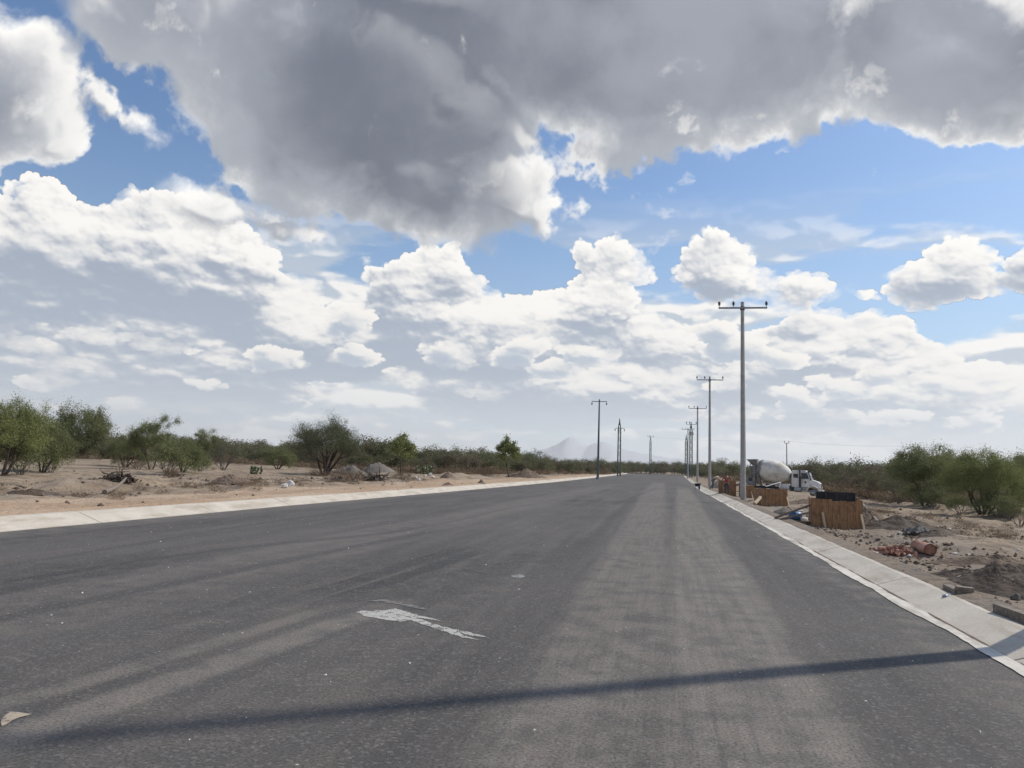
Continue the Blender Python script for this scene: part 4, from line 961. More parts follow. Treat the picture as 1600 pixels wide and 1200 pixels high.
litter('pebbles', 'pale pebbles strewn over the dirt behind the right kerb', 6.5, 20, 3.0, 16, 1500, .008, .045, 'pale_stone', 2, cat='pebbles')
litter('rubble', 'dark crumbs of asphalt and earth close behind the right kerb', 4.6, 16, .5, 10, 2600, .006, .06, 'dark_soil', 12)
litter('clods', 'dark soil lumps over the left dirt bank', -24.5, 30, 1.6, 26, 2600, .02, .16, 'dark_soil', 14)
litter('clods', 'loose clods on the dirt farther along the right side', 7.5, 50, 3.0, 26, 3000, .02, .11, 'brown_soil', 3)
litter('clods', 'dark clods on the dirt behind the left kerb', -24, 32, 5, 24, 4500, .02, .11, 'brown_soil', 4)
litter('pebbles', 'pale stones over the left dirt', -24, 40, 6, 32, 900, .02, .08, 'pale_stone', 5, cat='pebbles')
litter('clods', 'earth crumbs lying in the joint of the right kerb', 3.75, 10, .05, 6, 900, .006, .025, 'brown_soil', 6)

def brick_rubble():
    p = hit(1393, 866); rnd = random.Random(4); mb = MB()
    for i in range(110):
        a, r = rnd.uniform(0, 6.28), abs(rnd.gauss(0, .5)); x, y = math.cos(a)*r*.75, math.sin(a)*r*.5; z = max(0, .12*math.exp(-r*r*2))*rnd.uniform(.3, 1.1)
        L = rnd.uniform(.02, .13)*(1.15-min(r, 1)*.5); rot = Euler((rnd.gauss(0, .6), rnd.gauss(0, .6), rnd.uniform(0, 6.28))).to_matrix()
        gz = float(terrain(p.x+x, p.y+y))-p.z; mb.box((x, y, gz+.012+z), (L, L*rnd.uniform(.4, .8), L*rnd.uniform(.3, .6)), rot, rnd.uniform(.5, 1))
    o = mb.build('brick_rubble', M['brick']); o.location = p; tag(o, 'small pile of broken red brick behind the right kerb, left of the orange pipe', 'rubble', kind='stuff')
brick_rubble()

def pipe(px1, py1, px2, py2, rpx, label, name='orange_pipe', mat='orange_pipe', cap='brick', lift=0.0):
    a, b = hit(px1, py1), hit(px2, py2); r = rpx/scale_at(b); a.z = float(terrain(a.x, a.y))+r+lift; b.z = float(terrain(b.x, b.y))+r
    root = empty(name, (a+b)/2); tag(root, label, 'pipe'); d = (b-a)/2; a2, b2 = -d, d
    mb = MB(); n = 20; u = d.normalized()
    mb.tube([a2, a2+u*.06, a2+u*.061, b2], [r*1.08, r*1.08, r, r], n, True, False)
    mb.tube([b2, a2], [r*.88, r*.88], n, True, False)
    mb.build('tube', M[mat], root)
    MB().tube([b2-u*.02, b2-u*.012], [r*.9, r*.9], n, False, True).build('end_cap', M[cap], root)
pipe(1432, 861, 1454, 868, 9.0, 'orange plastic pipe length lying on the dirt right of the rubble')
def plankbar(px1, py1, px2, py2, w, h, label, mat, cat='plank', name='plank', z1=0.0, z2=0.0, Y2=None):
    a = hit(px1, py1); b = hit(px2, py2) if Y2 is None else at(px2, py2, Y2)
    z1 += .03; a.z += h/2+z1; b.z += (h/2+z2+.03 if Y2 is None else 0); mb = MB(); mb.bar(a-(a+b)/2, b-(a+b)/2, w, h); o = mb.build(name, M[mat], None, .004); o.location = (a+b)/2; return tag(o, label, cat)
plankbar(1480, 925, 1498, 934, .10, .07, 'small brown wood offcut, left of the two blocks by the kerb', 'grey_wood', 'wood block', 'wood_block')
plankbar(1494, 933, 1521, 936, .13, .11, 'larger squared wood block, right of the two by the kerb', 'grey_wood', 'wood block', 'wood_block')
plankbar(1559, 962, 1640, 992, .10, .10, 'thick wooden beam resting across the kerb at the right edge', 'grey_wood', 'beam', 'wooden_beam', .0, .0)
# a crushed grey bottle on the kerb face
q = gnd(1481, 935, .11); root = empty('plastic_bottle', (q.x, q.y, .135), .9); tag(root, 'crumpled blue-grey plastic bottle lying on the sloping kerb', 'bottle')
MB().tube([(-.11, 0, 0), (-.10, 0, 0), (-.03, 0, .004), (.03, .006, 0), (.07, 0, 0), (.10, 0, 0)], [.02, .032, .027, .034, .03, .014], 12).build('body', simple('crumpled_plastic', (.22,.25,.30), (.32,.35,.40), .3), root)
MB().tube([(.10, 0, 0), (.125, 0, 0)], .015, 10).build('cap', M['navy'], root)
# black sheeting on the soil
p = hit(1434, 836); n = 34; t = np.linspace(-1, 1, n); A, B = np.meshgrid(t, t); wob = fbm(A, B, .9, 4, .5, 91); k = scale_at(p)
Z = .16*np.exp(-(A**2+B**2)*1.2)+np.abs(fbm(A, B, .5, 4, .55, 92))*.20
V = np.stack([A*20/k*(1+wob*.5), B*20/k*.8*(1+wob), Z+(A+1)*.02], -1).reshape(-1, 3); ix = np.arange(n*n).reshape(n, n)
o = np_mesh('plastic_sheet', V, np.stack([ix[:-1, :-1], ix[:-1, 1:], ix[1:, 1:], ix[1:, :-1]], -1).reshape(-1, 4), M['black_plastic'], smooth=True); o.location = (p.x, p.y, p.z+.03); o.rotation_euler.z = .3
tag(o, 'crumpled black plastic sheet lying on the brown soil heap', 'plastic sheet')
# brush pile and log on the left
def stickpile(px, py, wpx, hpx, n, label, seed, mat='dead_wood', name='brush_pile', r=.03):
    p = hit(px, py); k = scale_at(p); w, h = wpx/k, hpx/k; rnd = random.Random(seed); mb = MB()
    for i in range(n):
        a = rnd.uniform(0, 3.14); L = w*rnd.uniform(.2, .5); c = Vector((rnd.gauss(0, w*.17), rnd.gauss(0, w*.11), abs(rnd.gauss(0, h*.38))*math.exp(-abs(rnd.gauss(0, .3)))+r)); d = Vector((math.cos(a), math.sin(a)*.7, rnd.gauss(.05, .35)))*L/2
        if c.z-abs(d.z) < 0: c.z = abs(d.z)*.8+r
        m = c+Vector((rnd.gauss(0, .08), rnd.gauss(0, .08), rnd.gauss(0, .05))); mb.tube([c-d, m, c+d], [r*rnd.uniform(.6, 1.5), r, r*.4], 5, True, False)
    o = mb.build(name, M[mat]); o.location = p; return tag(o, label, 'brush pile')
stickpile(184, 753, 56, 14, 150, 'pile of dark cut brush on the left dirt', 3)
stickpile(272, 745, 30, 8, 40, 'thin scatter of sticks beside the rust-coloured bush', 4)
stickpile(585, 750, 60, 8, 90, 'tangle of dark sticks along the foot of the gravel heaps', 5)
def log(pts, r, label, mat='grey_wood'):
    q = [hit(*t) for t in pts]; m = q[0].copy(); mb = MB(); mb.tube([v-m+Vector((0, 0, r+dz)) for v, dz in zip(q, (0, .03, .10, .28))], [r, r*.9, r*.7, r*.35], 8, True)
    o = mb.build('log', M[mat]); o.location = m; tag(o, label, 'log')
log([(163, 773), (174, 770), (186, 765), (196, 761)], .09, 'dead forked branch lying below the brush pile')
stickpile(165, 771, 10, 7, 14, 'dark root clump at the left end of the dead branch', 8)

# ------------------------------------------------------------------ timber boxes round the footings
def formbox(p, w, d, h, label, rz, seed, stakes=((-.28, .0), (.47, .0)), sticks=True):
    rnd = random.Random(seed); root = empty('formwork_box', p, rz); tag(root, label, 'formwork', 'timber formwork boxes beside the right kerb')
    for (cx, cy, ang, L) in ((0, -d/2, 0, w), (w/2, 0, math.pi/2, d), (0, d/2, math.pi, w), (-w/2, 0, -math.pi/2, d)):
        mb = MB(); x = -L/2; rot = Matrix.Rotation(ang, 3, 'Z')
        while x < L/2-.01:
            b = min(rnd.uniform(.12, .24), L/2-x); hh = h*rnd.uniform(.96, 1.02)+(.02 if abs(x) > L*.4 else 0)
            mb.box(rot @ Vector((x+b/2, rnd.uniform(-.004, .004), hh/2))+Vector((cx, cy, -.05)), (b-.008, .025, hh), rot); x += b
        mb.build('side_panel', M['timber'], root)
    for z in (.22*h, .8*h):
        [MB().box((0, q*(d/2-.045), z), (w-.06, .045, .07)).build('waler', M['pale_wood'], root) for q in (-1, 1)]
    for sx, tilt in stakes:
        mb = MB(); mb.bar((sx*w+.09, -d/2-.16, -.1), (sx*w, -d/2-.03, h*.52), .07, .035); mb.build('stake', M['pale_wood'], root)
    mb = MB(); mb.box((0, 0, .06), (w-.1, d-.1, .1)); mb.build('footing_fill', M['gravel'], root); return root
pA = hit(1307, 827); k = scale_at(pA); wA = 74/k; hA = 48/k
formbox(pA+Vector((.1, wA*.48, 0)), wA, wA*.92, hA, 'nearest and largest brown timber box with a leaning pale stake at each side', R_(-7), 1)
# black mesh bundle inside the nearest box, standing above its rim
bx = empty('black_form', pA+Vector((.16, wA*.62, 0)), R_(-7)); tag(bx, 'black plastic form standing inside the nearest timber box', 'form')
mb = MB(); mb.box((0, -.26, hA/2+.09), (wA*.76, .03, hA+.16)); mb.box((0, .26, hA/2+.09), (wA*.76, .03, hA+.16)); mb.box((-wA*.38, 0, hA/2+.09), (.03, .5, hA+.16)); mb.box((wA*.38, 0, hA/2+.09), (.03, .5, hA+.16)); mb.build('shell', M['black_plastic'], bx)
mb = MB()
for x in (-.2, .02, .24): mb.box((x*wA, -.285, hA+.06), (.035, .02, .2))
mb.build('rib', M['dark_steel'], bx)
pB = hit(1202, 790); kB = scale_at(pB); wB, hB = 41/kB, 27/kB
formbox(pB+Vector((.15, wB*.5, 0)), wB, wB*.9, hB, 'second timber box, behind the fallen orange post and right of the tallest pole', R_(9), 2, ((.47, 0),))
pC = hit(1166, 778); kC = scale_at(pC); formbox(pC+Vector((.1, .7, 0)), 20/kC, 22/kC, 20/kC, 'third timber box, just right of the tallest pole', R_(4), 3, ((.25, 0),))
pD = hit(1140, 774); kD = scale_at(pD); formbox(pD+Vector((-.1, .8, 0)), 26/kD, 24/kD, 24/kD, 'farthest timber box, left of the tallest pole where the workers stand', R_(-3), 4, ((-.2, 0),))
# boards lying on the second box
o = MB(); o.box((0, 0, 0), (wB*.62, .16, .03), Euler((.05, -.30, .2)).to_matrix()); o = o.build('plank', M['white_paint'], None, .003); o.location = pB+Vector((.25, wB*.22, hB+.20)); tag(o, 'whitish board tipped up on top of the second timber box', 'plank')
o = MB(); o.box((0, 0, 0), (wB*.7, .45, .10), Euler((0, .02, -.1)).to_matrix()); o.box((.1, .1, .08), (wB*.3, .3, .1), Euler((0, .1, .4)).to_matrix()); o = o.build('folded_sheeting', M['black_plastic'], None, .01); o.location = pB+Vector((.05, wB*.42, hB+.05)); tag(o, 'dark folded sheeting lying over the second timber box', 'sheeting')
plankbar(1211, 812, 1266, 789, .09, .05, 'long grey plank propped against the left side of the nearest timber box', 'grey_wood', Y2=pA.y+.3)
plankbar(1220, 814, 1264, 801, .09, .05, 'shorter grey plank under the long propped one', 'grey_wood', Y2=pA.y+.1)
plankbar(1236, 817, 1268, 820, .14, .06, 'grey board lying flat on the dirt left of the nearest timber box', 'grey_wood')
plankbar(1160, 784, 1185, 781, .10, .06, 'dark board on the ground between the tallest pole and second timber box', 'grey_wood')
plankbar(1125, 770, 1146, 772, .3, .10, 'pale wooden pallet board left of the tallest pole', 'pale_wood')
plankbar(1348, 800, 1376, 822, .08, .05, 'dark plank running down from the right side of the nearest timber box', 'grey_wood', z1=.35)
a = hit(1179, 789); b = at(1188, 777, a.y+.5); mb = MB(); mb.tube([Vector((0, 0, .06)), (b-a)*.7, (b-a)], [.085, .085, .085], 14); o = mb.build('orange_post', M['pale_wood']); o.location = a; tag(o, 'short round pale orange post leaning up in front of the second timber box', 'post')
# blue drum on its side
p = hit(1243, 813); r = 7.0/scale_at(p)*1.0; root = empty('blue_drum', p+Vector((0, 0, r)), .25); tag(root, 'blue plastic drum lying on its side under the propped plank', 'drum')
MB().tube([(-r*1.15, 0, 0), (-r*1.1, 0, 0), (-r*.4, 0, 0), (-r*.38, 0, 0), (0, 0, 0), (r*.4, 0, 0), (r*1.1, 0, 0), (r*1.15, 0, 0)], [r*.85, r*.95, r*.95, r, r, r*.96, r*.95, r*.85], 18).build('body', M['blue_plastic'], root)
MB().tube([(r*1.15, 0, 0), (r*1.2, 0, 0)], [r*.8, r*.8], 18).build('lid', M['navy'], root)
rock(1256, 815, 10, 8, 'crumpled whitish bag right of the blue drum', 'white_stone', 71, 'paper_bag', 'bag')
rock(1248, 800, 11, 5, 'pale stone block above the blue drum', 'pale_stone', 72, 'stone', 'stone')
rock(1263, 808, 6, 7, 'pale rag against the nearest timber box', 'pale_stone', 73, 'rag', 'rag')

# ------------------------------------------------------------------ wheelbarrow on the kerb
p = gnd(1090.5, 765.5, .14); root = empty('wheelbarrow', p, R_(75)); root.scale = (.85, .85, .85); tag(root, 'navy blue wheelbarrow standing on the right kerb beyond the tallest pole', 'wheelbarrow')
mb = MB(); T = [(-.36, -.30), (.40, -.24), (.40, .24), (-.36, .30)]; Bt = [(-.22, -.20), (.20, -.16), (.20, .16), (-.22, .20)]
mb.add([(x, y, .62) for x, y in T]+[(x, y, .34) for x, y in Bt]+[(x*.95, y*.95, .62) for x, y in T]+[(x*.93, y*.93, .36) for x, y in Bt], [(i, (i+1) % 4, 4+(i+1) % 4, 4+i) for i in range(4)]+[(4, 5, 6, 7)]+[(8+i, 12+i, 12+(i+1) % 4, 8+(i+1) % 4) for i in range(4)]+[(12, 15, 14, 13)]+[(i, 8+i, 8+(i+1) % 4, (i+1) % 4) for i in range(4)]); mb.build('tray', M['navy'], root)
for s in (-1, 1):
    MB().tube([(.55, s*.06, .2), (.2, s*.16, .32), (-.3, s*.24, .36), (-.85, s*.28, .62)], .022, 8).build('handle', M['dark_steel'], root)
    MB().tube([(-.1, s*.2, .34), (-.28, s*.22, 0)], .02, 8).build('leg', M['dark_steel'], root)
wh = MB(); wh.tube([(.55, -.04, .2), (.55, .04, .2)], .20, 20); w_ = wh.build('wheel', M['rubber'], root); MB().tube([(.55, -.05, .2), (.55, .05, .2)], .10, 14).build('rim', M['white_paint'], w_)

# ------------------------------------------------------------------ workers
def skin_mesh(name, chains, mat, parent=None, sub=1):
    """chains: list of lists of (x,y,z,r); chains join where their points coincide"""
    vs, rad, es, key = [], [], [], {}
    def vid(p):
        k = (round(p[0], 3), round(p[1], 3), round(p[2], 3))
        if k not in key: key[k] = len(vs); vs.append(p[:3]); rad.append(p[3])
        return key[k]
    for c in chains:
        ids = [vid(p) for p in c]; es += [(a, b) for a, b in zip(ids, ids[1:])]
    me = bpy.data.meshes.new(name); me.from_pydata(vs, es, []); me.materials.append(mat); o = link(bpy.data.objects.new(name, me), parent)
    m = o.modifiers.new('skin', 'SKIN'); m.use_smooth_shade = True
    for v, r in zip(me.skin_vertices[0].data, rad): v.radius = (r, r)
    me.skin_vertices[0].data[0].use_root = True
    s = o.modifiers.new('sub', 'SUBSURF'); s.levels = sub; s.render_levels = sub
    return o
def hand(w, d, side, r=.0085):
    """five finger chains rooted in the palm; w wrist, d direction of the fingers"""
    w = Vector(w); d = Vector(d).normalized(); u = d.cross(Vector((0, 0, 1))); u = u.normalized() if u.length > .1 else Vector((1, 0, 0)); n = u.cross(d); palm = w+d*.07; out = [[(*w, .026), (*palm, .036)]]
    for i, L in enumerate((.068, .078, .072, .056)):
        b = palm+u*(i-1.5)*.021+d*.025; m = b+d*L*.5-n*.01; e = b+d*L*.85-n*.035; out.append([(*palm, .036), (*b, r+.002), (*m, r), (*e, r*.85)])
    t0 = w+d*.035+u*side*.03; out.append([(*w, .026), (*t0, .013), (*(t0+u*side*.022+d*.03-n*.01), .010), (*(t0+u*side*.02+d*.055-n*.025), .009)]); return out
def person(loc, rz, label, pose, shirt, trousers, hat=None, scale=1.0):
    P = {k: Vector(v) for k, v in pose.items()}; root = empty('person', loc, rz); root.scale = (scale,)*3; tag(root, label, 'person')
    A = lambda k, r: (*P[k], r); mid = lambda a, b, t: P[a].lerp(P[b], t)
    hd = P['head']; nk = P['neck']; ax = (hd-nk).normalized()
    ch = [[A('pelvis', .13), (*mid('pelvis', 'chest', .5), .125), A('chest', .15), A('neck', .058), (*(nk+ax*.07), .062), (*hd, .098), (*(hd+ax*.08), .075)]]
    f = P['face'].normalized(); ch.append([(*hd, .098), (*(hd+f*.085-ax*.01), .035), (*(hd+f*.118-ax*.015), .012)])
    for s, q in (('l', 1), ('r', -1)):
        ch.append([A('chest', .15), A('sh_'+s, .062), (*mid('sh_'+s, 'el_'+s, .5), .050), A('el_'+s, .040), (*mid('el_'+s, 'wr_'+s, .4), .039), A('wr_'+s, .026)])
        for c in hand(P['wr_'+s], P['wr_'+s]-P['el_'+s], q): ch.append(c)
        ch.append([A('pelvis', .13), A('hip_'+s, .095), (*mid('hip_'+s, 'kn_'+s, .5), .078), A('kn_'+s, .058), (*mid('kn_'+s, 'an_'+s, .35), .056), A('an_'+s, .040), (*(P['an_'+s]+P['toe']*.10+Vector((0, 0, -.055))), .04), (*(P['an_'+s]+P['toe']*.19+Vector((0, 0, -.07))), .03)])
    skin_mesh('body', ch, M['skin'], root)
    sh = [[A('pelvis', .148), (*mid('pelvis', 'chest', .5), .146), A('chest', .172), (*mid('chest', 'neck', .75), .085)]]
    for s in 'lr': sh.append([A('chest', .172), A('sh_'+s, .078), (*mid('sh_'+s, 'el_'+s, .8), .060)])
    skin_mesh('shirt', sh, M[shirt], root)
    tr = [[A('pelvis', .150), (*mid('pelvis', 'chest', .22), .148)]]
    for s in 'lr': tr.append([A('pelvis', .150), A('hip_'+s, .108), (*mid('hip_'+s, 'kn_'+s, .5), .090), A('kn_'+s, .072), (*mid('kn_'+s, 'an_'+s, .9), .058)])
    skin_mesh('trousers', tr, M[trousers], root)
    for s in 'lr':
        a = P['an_'+s]; skin_mesh('boot', [[(*(a+Vector((0, 0, .03))), .052), (*(a+Vector((0, 0, -.05))), .055), (*(a+P['toe']*.10+Vector((0, 0, -.062))), .05), (*(a+P['toe']*.20+Vector((0, 0, -.07))), .036)]], M['dark_steel'], root)
    side = f.cross(ax).normalized()
    skin_mesh('hair', [[(*(hd-f*.035-ax*.02), .088), (*(hd-f*.02+ax*.055), .092), (*(hd+f*.02+ax*.088), .066)]], M['hair' if hat is None else hat], root)
    for q in (-1, 1):
        MB().tube([hd+side*q*.094-f*.005, hd+side*q*.112-f*.02+ax*.012], [.018, .024], 8).build('ear', M['skin'], root)
        MB().tube([hd+side*q*.034+f*.086+ax*.018, hd+side*q*.034+f*.100+ax*.018], [.013, .008], 8).build('eye', M['hair'], root)
    MB().tube([hd-side*.026+f*.094-ax*.05, hd+side*.026+f*.094-ax*.05], .007, 6).build('mouth', M['red_cloth'], root)
    return root
bend = dict(pelvis=(0, 0, .86), chest=(.34, 0, 1.10), neck=(.50, 0, 1.18), head=(.62, 0, 1.24), face=(.8, 0, -.5), sh_l=(.40, .19, 1.10), sh_r=(.40, -.19, 1.10), el_l=(.60, .20, .86), el_r=(.58, -.2, .84), wr_l=(.78, .12, .70), wr_r=(.76, -.12, .66),
            hip_l=(-.01, .10, .82), hip_r=(-.01, -.10, .82), kn_l=(.10, .14, .46), kn_r=(-.10, -.14, .46), an_l=(-.02, .15, .09), an_r=(-.36, -.14, .09), toe=(1, 0, 0))
stand = dict(pelvis=(0, 0, .94), chest=(.03, 0, 1.30), neck=(.05, 0, 1.47), head=(.08, 0, 1.60), face=(1, 0, -.25), sh_l=(.03, .20, 1.40), sh_r=(.03, -.20, 1.40), el_l=(.06, .34, 1.16), el_r=(.06, -.34, 1.16), wr_l=(.26, .38, 1.06), wr_r=(.26, -.36, 1.04),
             hip_l=(0, .10, .90), hip_r=(0, -.10, .90), kn_l=(.06, .12, .50), kn_r=(.02, -.12, .50), an_l=(0, .13, .09), an_r=(-.03, -.14, .09), toe=(1, 0, 0))
def at_ground(px, py, Y): p = at(px, py, Y); p.z = float(terrain(p.x, p.y)); return p
q = at_ground(1114, 766, 66); person(q, R_(20), 'worker in cream shirt and grey trousers bending forward by the farthest timber box', bend, 'tan_cloth', 'grey_cloth')
q = at_ground(1135.5, 768, 62); q.y = pD.y-1.0; q.x = at(1135.5, 760, q.y).x; person((q.x, q.y, float(terrain(q.x, q.y))), R_(100), 'worker in red shirt and dark jeans with arms out at the farthest timber box', stand, 'red_cloth', 'jeans', None, .86)
q = at_ground(1161, 762, 70); person(q, R_(170), 'worker in dark clothes half hidden behind the tallest pole by the mixer truck', stand, 'jeans', 'jeans', 'navy', .96)

# ------------------------------------------------------------------ concrete mixer truck (x forward, y left, z up)
def mixer(loc, rz):
    T = empty('mixer_truck', loc, rz); tag(T, 'white concrete mixer truck with a stained drum facing right beyond the timber boxes', 'mixer truck')
    ch = MB()
    for y in (-.42, .42): ch.box((3.6, y, .92), (7.0, .10, .24))
    for x in (.6, 2.2, 3.6, 5.0): ch.box((x, 0, .90), (.12, .74, .18))
    ch.build('chassis', M['dark_steel'], T)
    # drum: a lathed barrel on a sloping axis, high at the rear
    a, b = Vector((1.35, 0, 3.02)), Vector((4.78, 0, 2.22)); prof = [(0, .74), (.03, .86), (.10, .99), (.25, 1.17), (.42, 1.25), (.58, 1.22), (.72, 1.10), (.84, .92), (.93, .70), (.99, .46), (1.0, .30)]
    d = MB(); d.tube([a.lerp(b, t) for t, r in prof], [r for t, r in prof], 36); drum = d.build('drum', M['drum_paint'], T)
    for t, r in ((.085, 1.0), (.60, 1.235)):
        c0, c1 = a.lerp(b, t-.008), a.lerp(b, t+.008); MB().tube([c0, c1], r, 36).build('drum_band', M['cement_metal'] if t < .3 else M['drum_paint'], drum)
    MB().tube([a.lerp(b, .0)-Vector((.16, 0, -.04)), a.lerp(b, .045)], [.80, 1.0], 30).build('drum_mouth_ring', M['cement_metal'], drum)
    MB().tube([b-Vector((.05, 0, 0)), b+Vector((.35, 0, -.08))], [.34, .22], 16).build('drum_gearbox', M['dark_steel'], T)
    # pedestals
    fr = MB()
    for y in (-.55, .55): fr.bar((1.55, y, 1.0), (1.25, y*1.1, 2.35), .16); fr.bar((.75, y, 1.0), (1.05, y*1.1, 3.2), .12); fr.bar((.75, y, 1.0), (1.55, y, 1.9), .09)
    fr.box((1.28, 0, 2.20), (.25, 1.5, .22)); fr.build('rear_pedestal', M['cement_metal'], T)
    fp = MB(); [fp.bar((4.85, y*.8, 1.0), (4.85, y*.55, 2.05), .14) for y in (-.55, .55)]; fp.box((4.85, 0, 1.95), (.2, .95, .2)); fp.build('front_pedestal', M['cement_metal'], T)
    # charging hopper, discharge hood and chutes at the rear
    h = MB(); top = [(.05, -.62, 3.92), (1.15, -.62, 3.96), (1.15, .62, 3.96), (.05, .62, 3.92)]; bot = [(.62, -.34, 3.28), (1.10, -.34, 3.32), (1.10, .34, 3.32), (.62, .34, 3.28)]
    h.add(top+bot, [(0, 1, 5, 4), (1, 2, 6, 5), (2, 3, 7, 6), (3, 0, 4, 7)]); h.add([(x*.96+.03, y*.93, z) for x, y, z in top]+[(x, y*.9, z+.02) for x, y, z in bot], [(0, 4, 5, 1), (1, 5, 6, 2), (2, 6, 7, 3), (3, 7, 4, 0)])
    for i in range(4): h.bar(top[i], top[(i+1) % 4], .06)
    h.build('hopper', M['cement_metal'], T)
    g = MB(); g.add([(.35, -.55, 3.2), (1.05, -.62, 3.3), (1.05, -.62, 2.3), (.55, -.42, 2.0), (.35, .55, 3.2), (1.05, .62, 3.3), (1.05, .62, 2.3), (.55, .42, 2.0)], [(0, 1, 2, 3), (7, 6, 5, 4), (0, 3, 7, 4), (3, 2, 6, 7), (1, 0, 4, 5)]); g.build('discharge_hood', M['cement_metal'], T)
    def chute(name, p0, p1, w):
        p0, p1 = Vector(p0), Vector(p1); dd = (p1-p0).normalized(); sd = dd.cross(Vector((0, 0, 1))).normalized(); up = sd.cross(dd); m = MB(); vs = []
        for p in (p0, p1):
            for k in range(9): an = math.pi*(k/8); vs.append(p+sd*math.cos(an)*w-up*math.sin(an)*w*.8)
            for k in range(8, -1, -1): an = math.pi*(k/8); vs.append(p+sd*math.cos(an)*(w-.03)-up*math.sin(an)*(w-.03)*.8)
        m.add(vs, [(k, (k+1) % 18, 18+(k+1) % 18, 18+k) for k in range(18)]+[tuple(range(18)), tuple(range(18, 36))]); return m.build(name, M['cement_metal'], T)
    chute('chute', (.55, 0, 2.05), (-.75, -.55, 1.35), .30); chute('chute', (-.70, -.53, 1.28), (-1.75, -1.0, .95), .27)
    lad = MB()
    for y in (-.95, -.60): lad.tube([(.42, y, .55), (.50, y, 3.6), (.9, y, 3.85)], .025, 6)
    for k in range(9): lad.tube([(.42+.01*k, -.95, .75+.32*k), (.42+.01*k, -.60, .75+.32*k)], .018, 6)
    lad.build('ladder', M['cement_metal'], T)
    pl = MB(); pl.box((.55, -.75, 1.55), (.95, .5, .9)); pl.build('rear_control_box', M['cement_metal'], T)
    MB().box((.55, -1.01, 1.75), (.42, .03, .40)).build('control_panel', M['dark_steel'], T)
    rb = MB(); rb.box((.05, 0, .72), (.1, 2.2, .22)); rb.build('rear_bumper', M['cement_metal'], T)
    for y in (-.95, .95): MB().box((-.01, y*.8, .85), (.04, .22, .12)).build('tail_light', M['red_cloth'], T)
    # fenders over the rear tandem: a white rail with turned-down ends
    for s in (-1, 1):
        f = MB(); pr = [(.95, 1.02), (1.02, 1.30), (1.10, 1.38), (3.42, 1.38), (3.52, 1.30), (3.56, 1.10), (3.50, 1.10), (3.44, 1.28), (3.38, 1.32), (1.14, 1.32), (1.08, 1.27), (1.01, 1.02)]
        y0, y1 = (-1.24, -.72) if s < 0 else (.72, 1.24); n = len(pr); f.add([(x, y0, z) for x, z in pr]+[(x, y1, z) for x, z in pr], [(i, (i+1) % n, n+(i+1) % n, n+i) for i in range(n)]); f.build('rear_fender', M['white_paint'], T)
        t = MB(); t.tube([(3.66, s*.98, 1.02), (3.72, s*.98, 1.02), (4.68, s*.98, 1.02), (4.74, s*.98, 1.02)], [.22, .31, .31, .22], 20); tk = t.build('water_tank', M['white_paint'], T)
        for x in (3.95, 4.2, 4.45): MB().tube([(x-.02, s*.98, 1.02), (x+.02, s*.98, 1.02)], .322, 20).build('tank_strap', M['chrome'], tk)
        ft = MB(); ft.tube([(5.25, s*.95, .82), (5.29, s*.95, .82), (5.98, s*.95, .82), (6.02, s*.95, .82)], [.2, .28, .28, .2], 18); ft.build('fuel_tank', M['chrome'], T)
        st = MB(); st.box((6.38, s*1.0, .66), (.62, .42, .10)); st.box((6.38, s*1.0, .98), (.60, .36, .08)); st.box((6.38, s*.86, .80), (.6, .06, .42)); st.build('step', M['chrome'], T)
        bb = MB(); bb.box((4.98, s*.90, .86), (.36, .40, .46)); bb.build('battery_box', M['dark_steel'], T)
    def wheel(x, y, w, r=.52, dual=False):
        o = MB(); pr = [(-.5, .72), (-.5, .93), (-.38, 1.0), (.38, 1.0), (.5, .93), (.5, .72)]
        o.tube([(x, y+w*t, r) for t, q in pr], [r*q for t, q in pr], 30); wh = o.build('wheel', M['rubber'], T)
        sgn = -1 if y < 0 else 1; MB().tube([(x, y+sgn*w*.36, r), (x, y+sgn*w*.50, r), (x, y+sgn*w*.505, r), (x, y+sgn*w*.42, r)], [r*.66, r*.66, r*.60, r*.30], 24).build('rim', M['chrome'], wh)
        MB().tube([(x, y+sgn*w*.42, r), (x, y+sgn*w*.64, r)], [.14, .11], 14).build('hub', M['chrome'], wh)
    for s in (-1, 1):
        wheel(7.22, s*1.02, .30)
        for x in (1.62, 2.94): wheel(x, s*.93, .58)
    # cab
    y = 1.0
    cab = MB(); cp = [(4.98, 1.06), (6.86, 1.06), (6.98, 1.62), (6.66, 2.72), (6.40, 2.86), (5.05, 2.88), (4.98, 2.78)]; n = len(cp)
    vs = [(x, -y*(1.0 if z < 2 else .93), z) for x, z in cp]+[(x, y*(1.0 if z < 2 else .93), z) for x, z in cp]
    cab.add(vs, [tuple(range(n)), tuple(range(n, 2*n))[::-1]]+[(i, i+n, (i+1) % n+n, (i+1) % n) for i in range(n)]); cb = cab.build('cab', M['white_paint'], T, .05)
    hd = MB(); hp = [(6.90, 1.00), (7.92, .98), (7.98, 1.20), (7.92, 1.52), (7.70, 1.70), (7.05, 1.90), (6.90, 1.90)]; n = len(hp)
    def hw(x, z): return .62+.16*max(0, (7.9-x))*.6-(.08 if z > 1.6 else 0)
    hd.add([(x, -hw(x, z), z) for x, z in hp]+[(x, hw(x, z), z) for x, z in hp], [tuple(range(n)), tuple(range(n, 2*n))[::-1]]+[(i, i+n, (i+1) % n+n, (i+1) % n) for i in range(n)]); hood = hd.build('hood', M['white_paint'], T, .05)
    gr = MB(); gr.box((7.965, 0, 1.25), (.05, .86, .46)); 
    gr.build('grille', M['chrome'], hood); sl_ = MB()
    for k in range(6): sl_.box((7.995, 0, 1.07+.07*k), (.02, .80, .03))
    sl_.build('grille_slats', M['dark_steel'], hood)
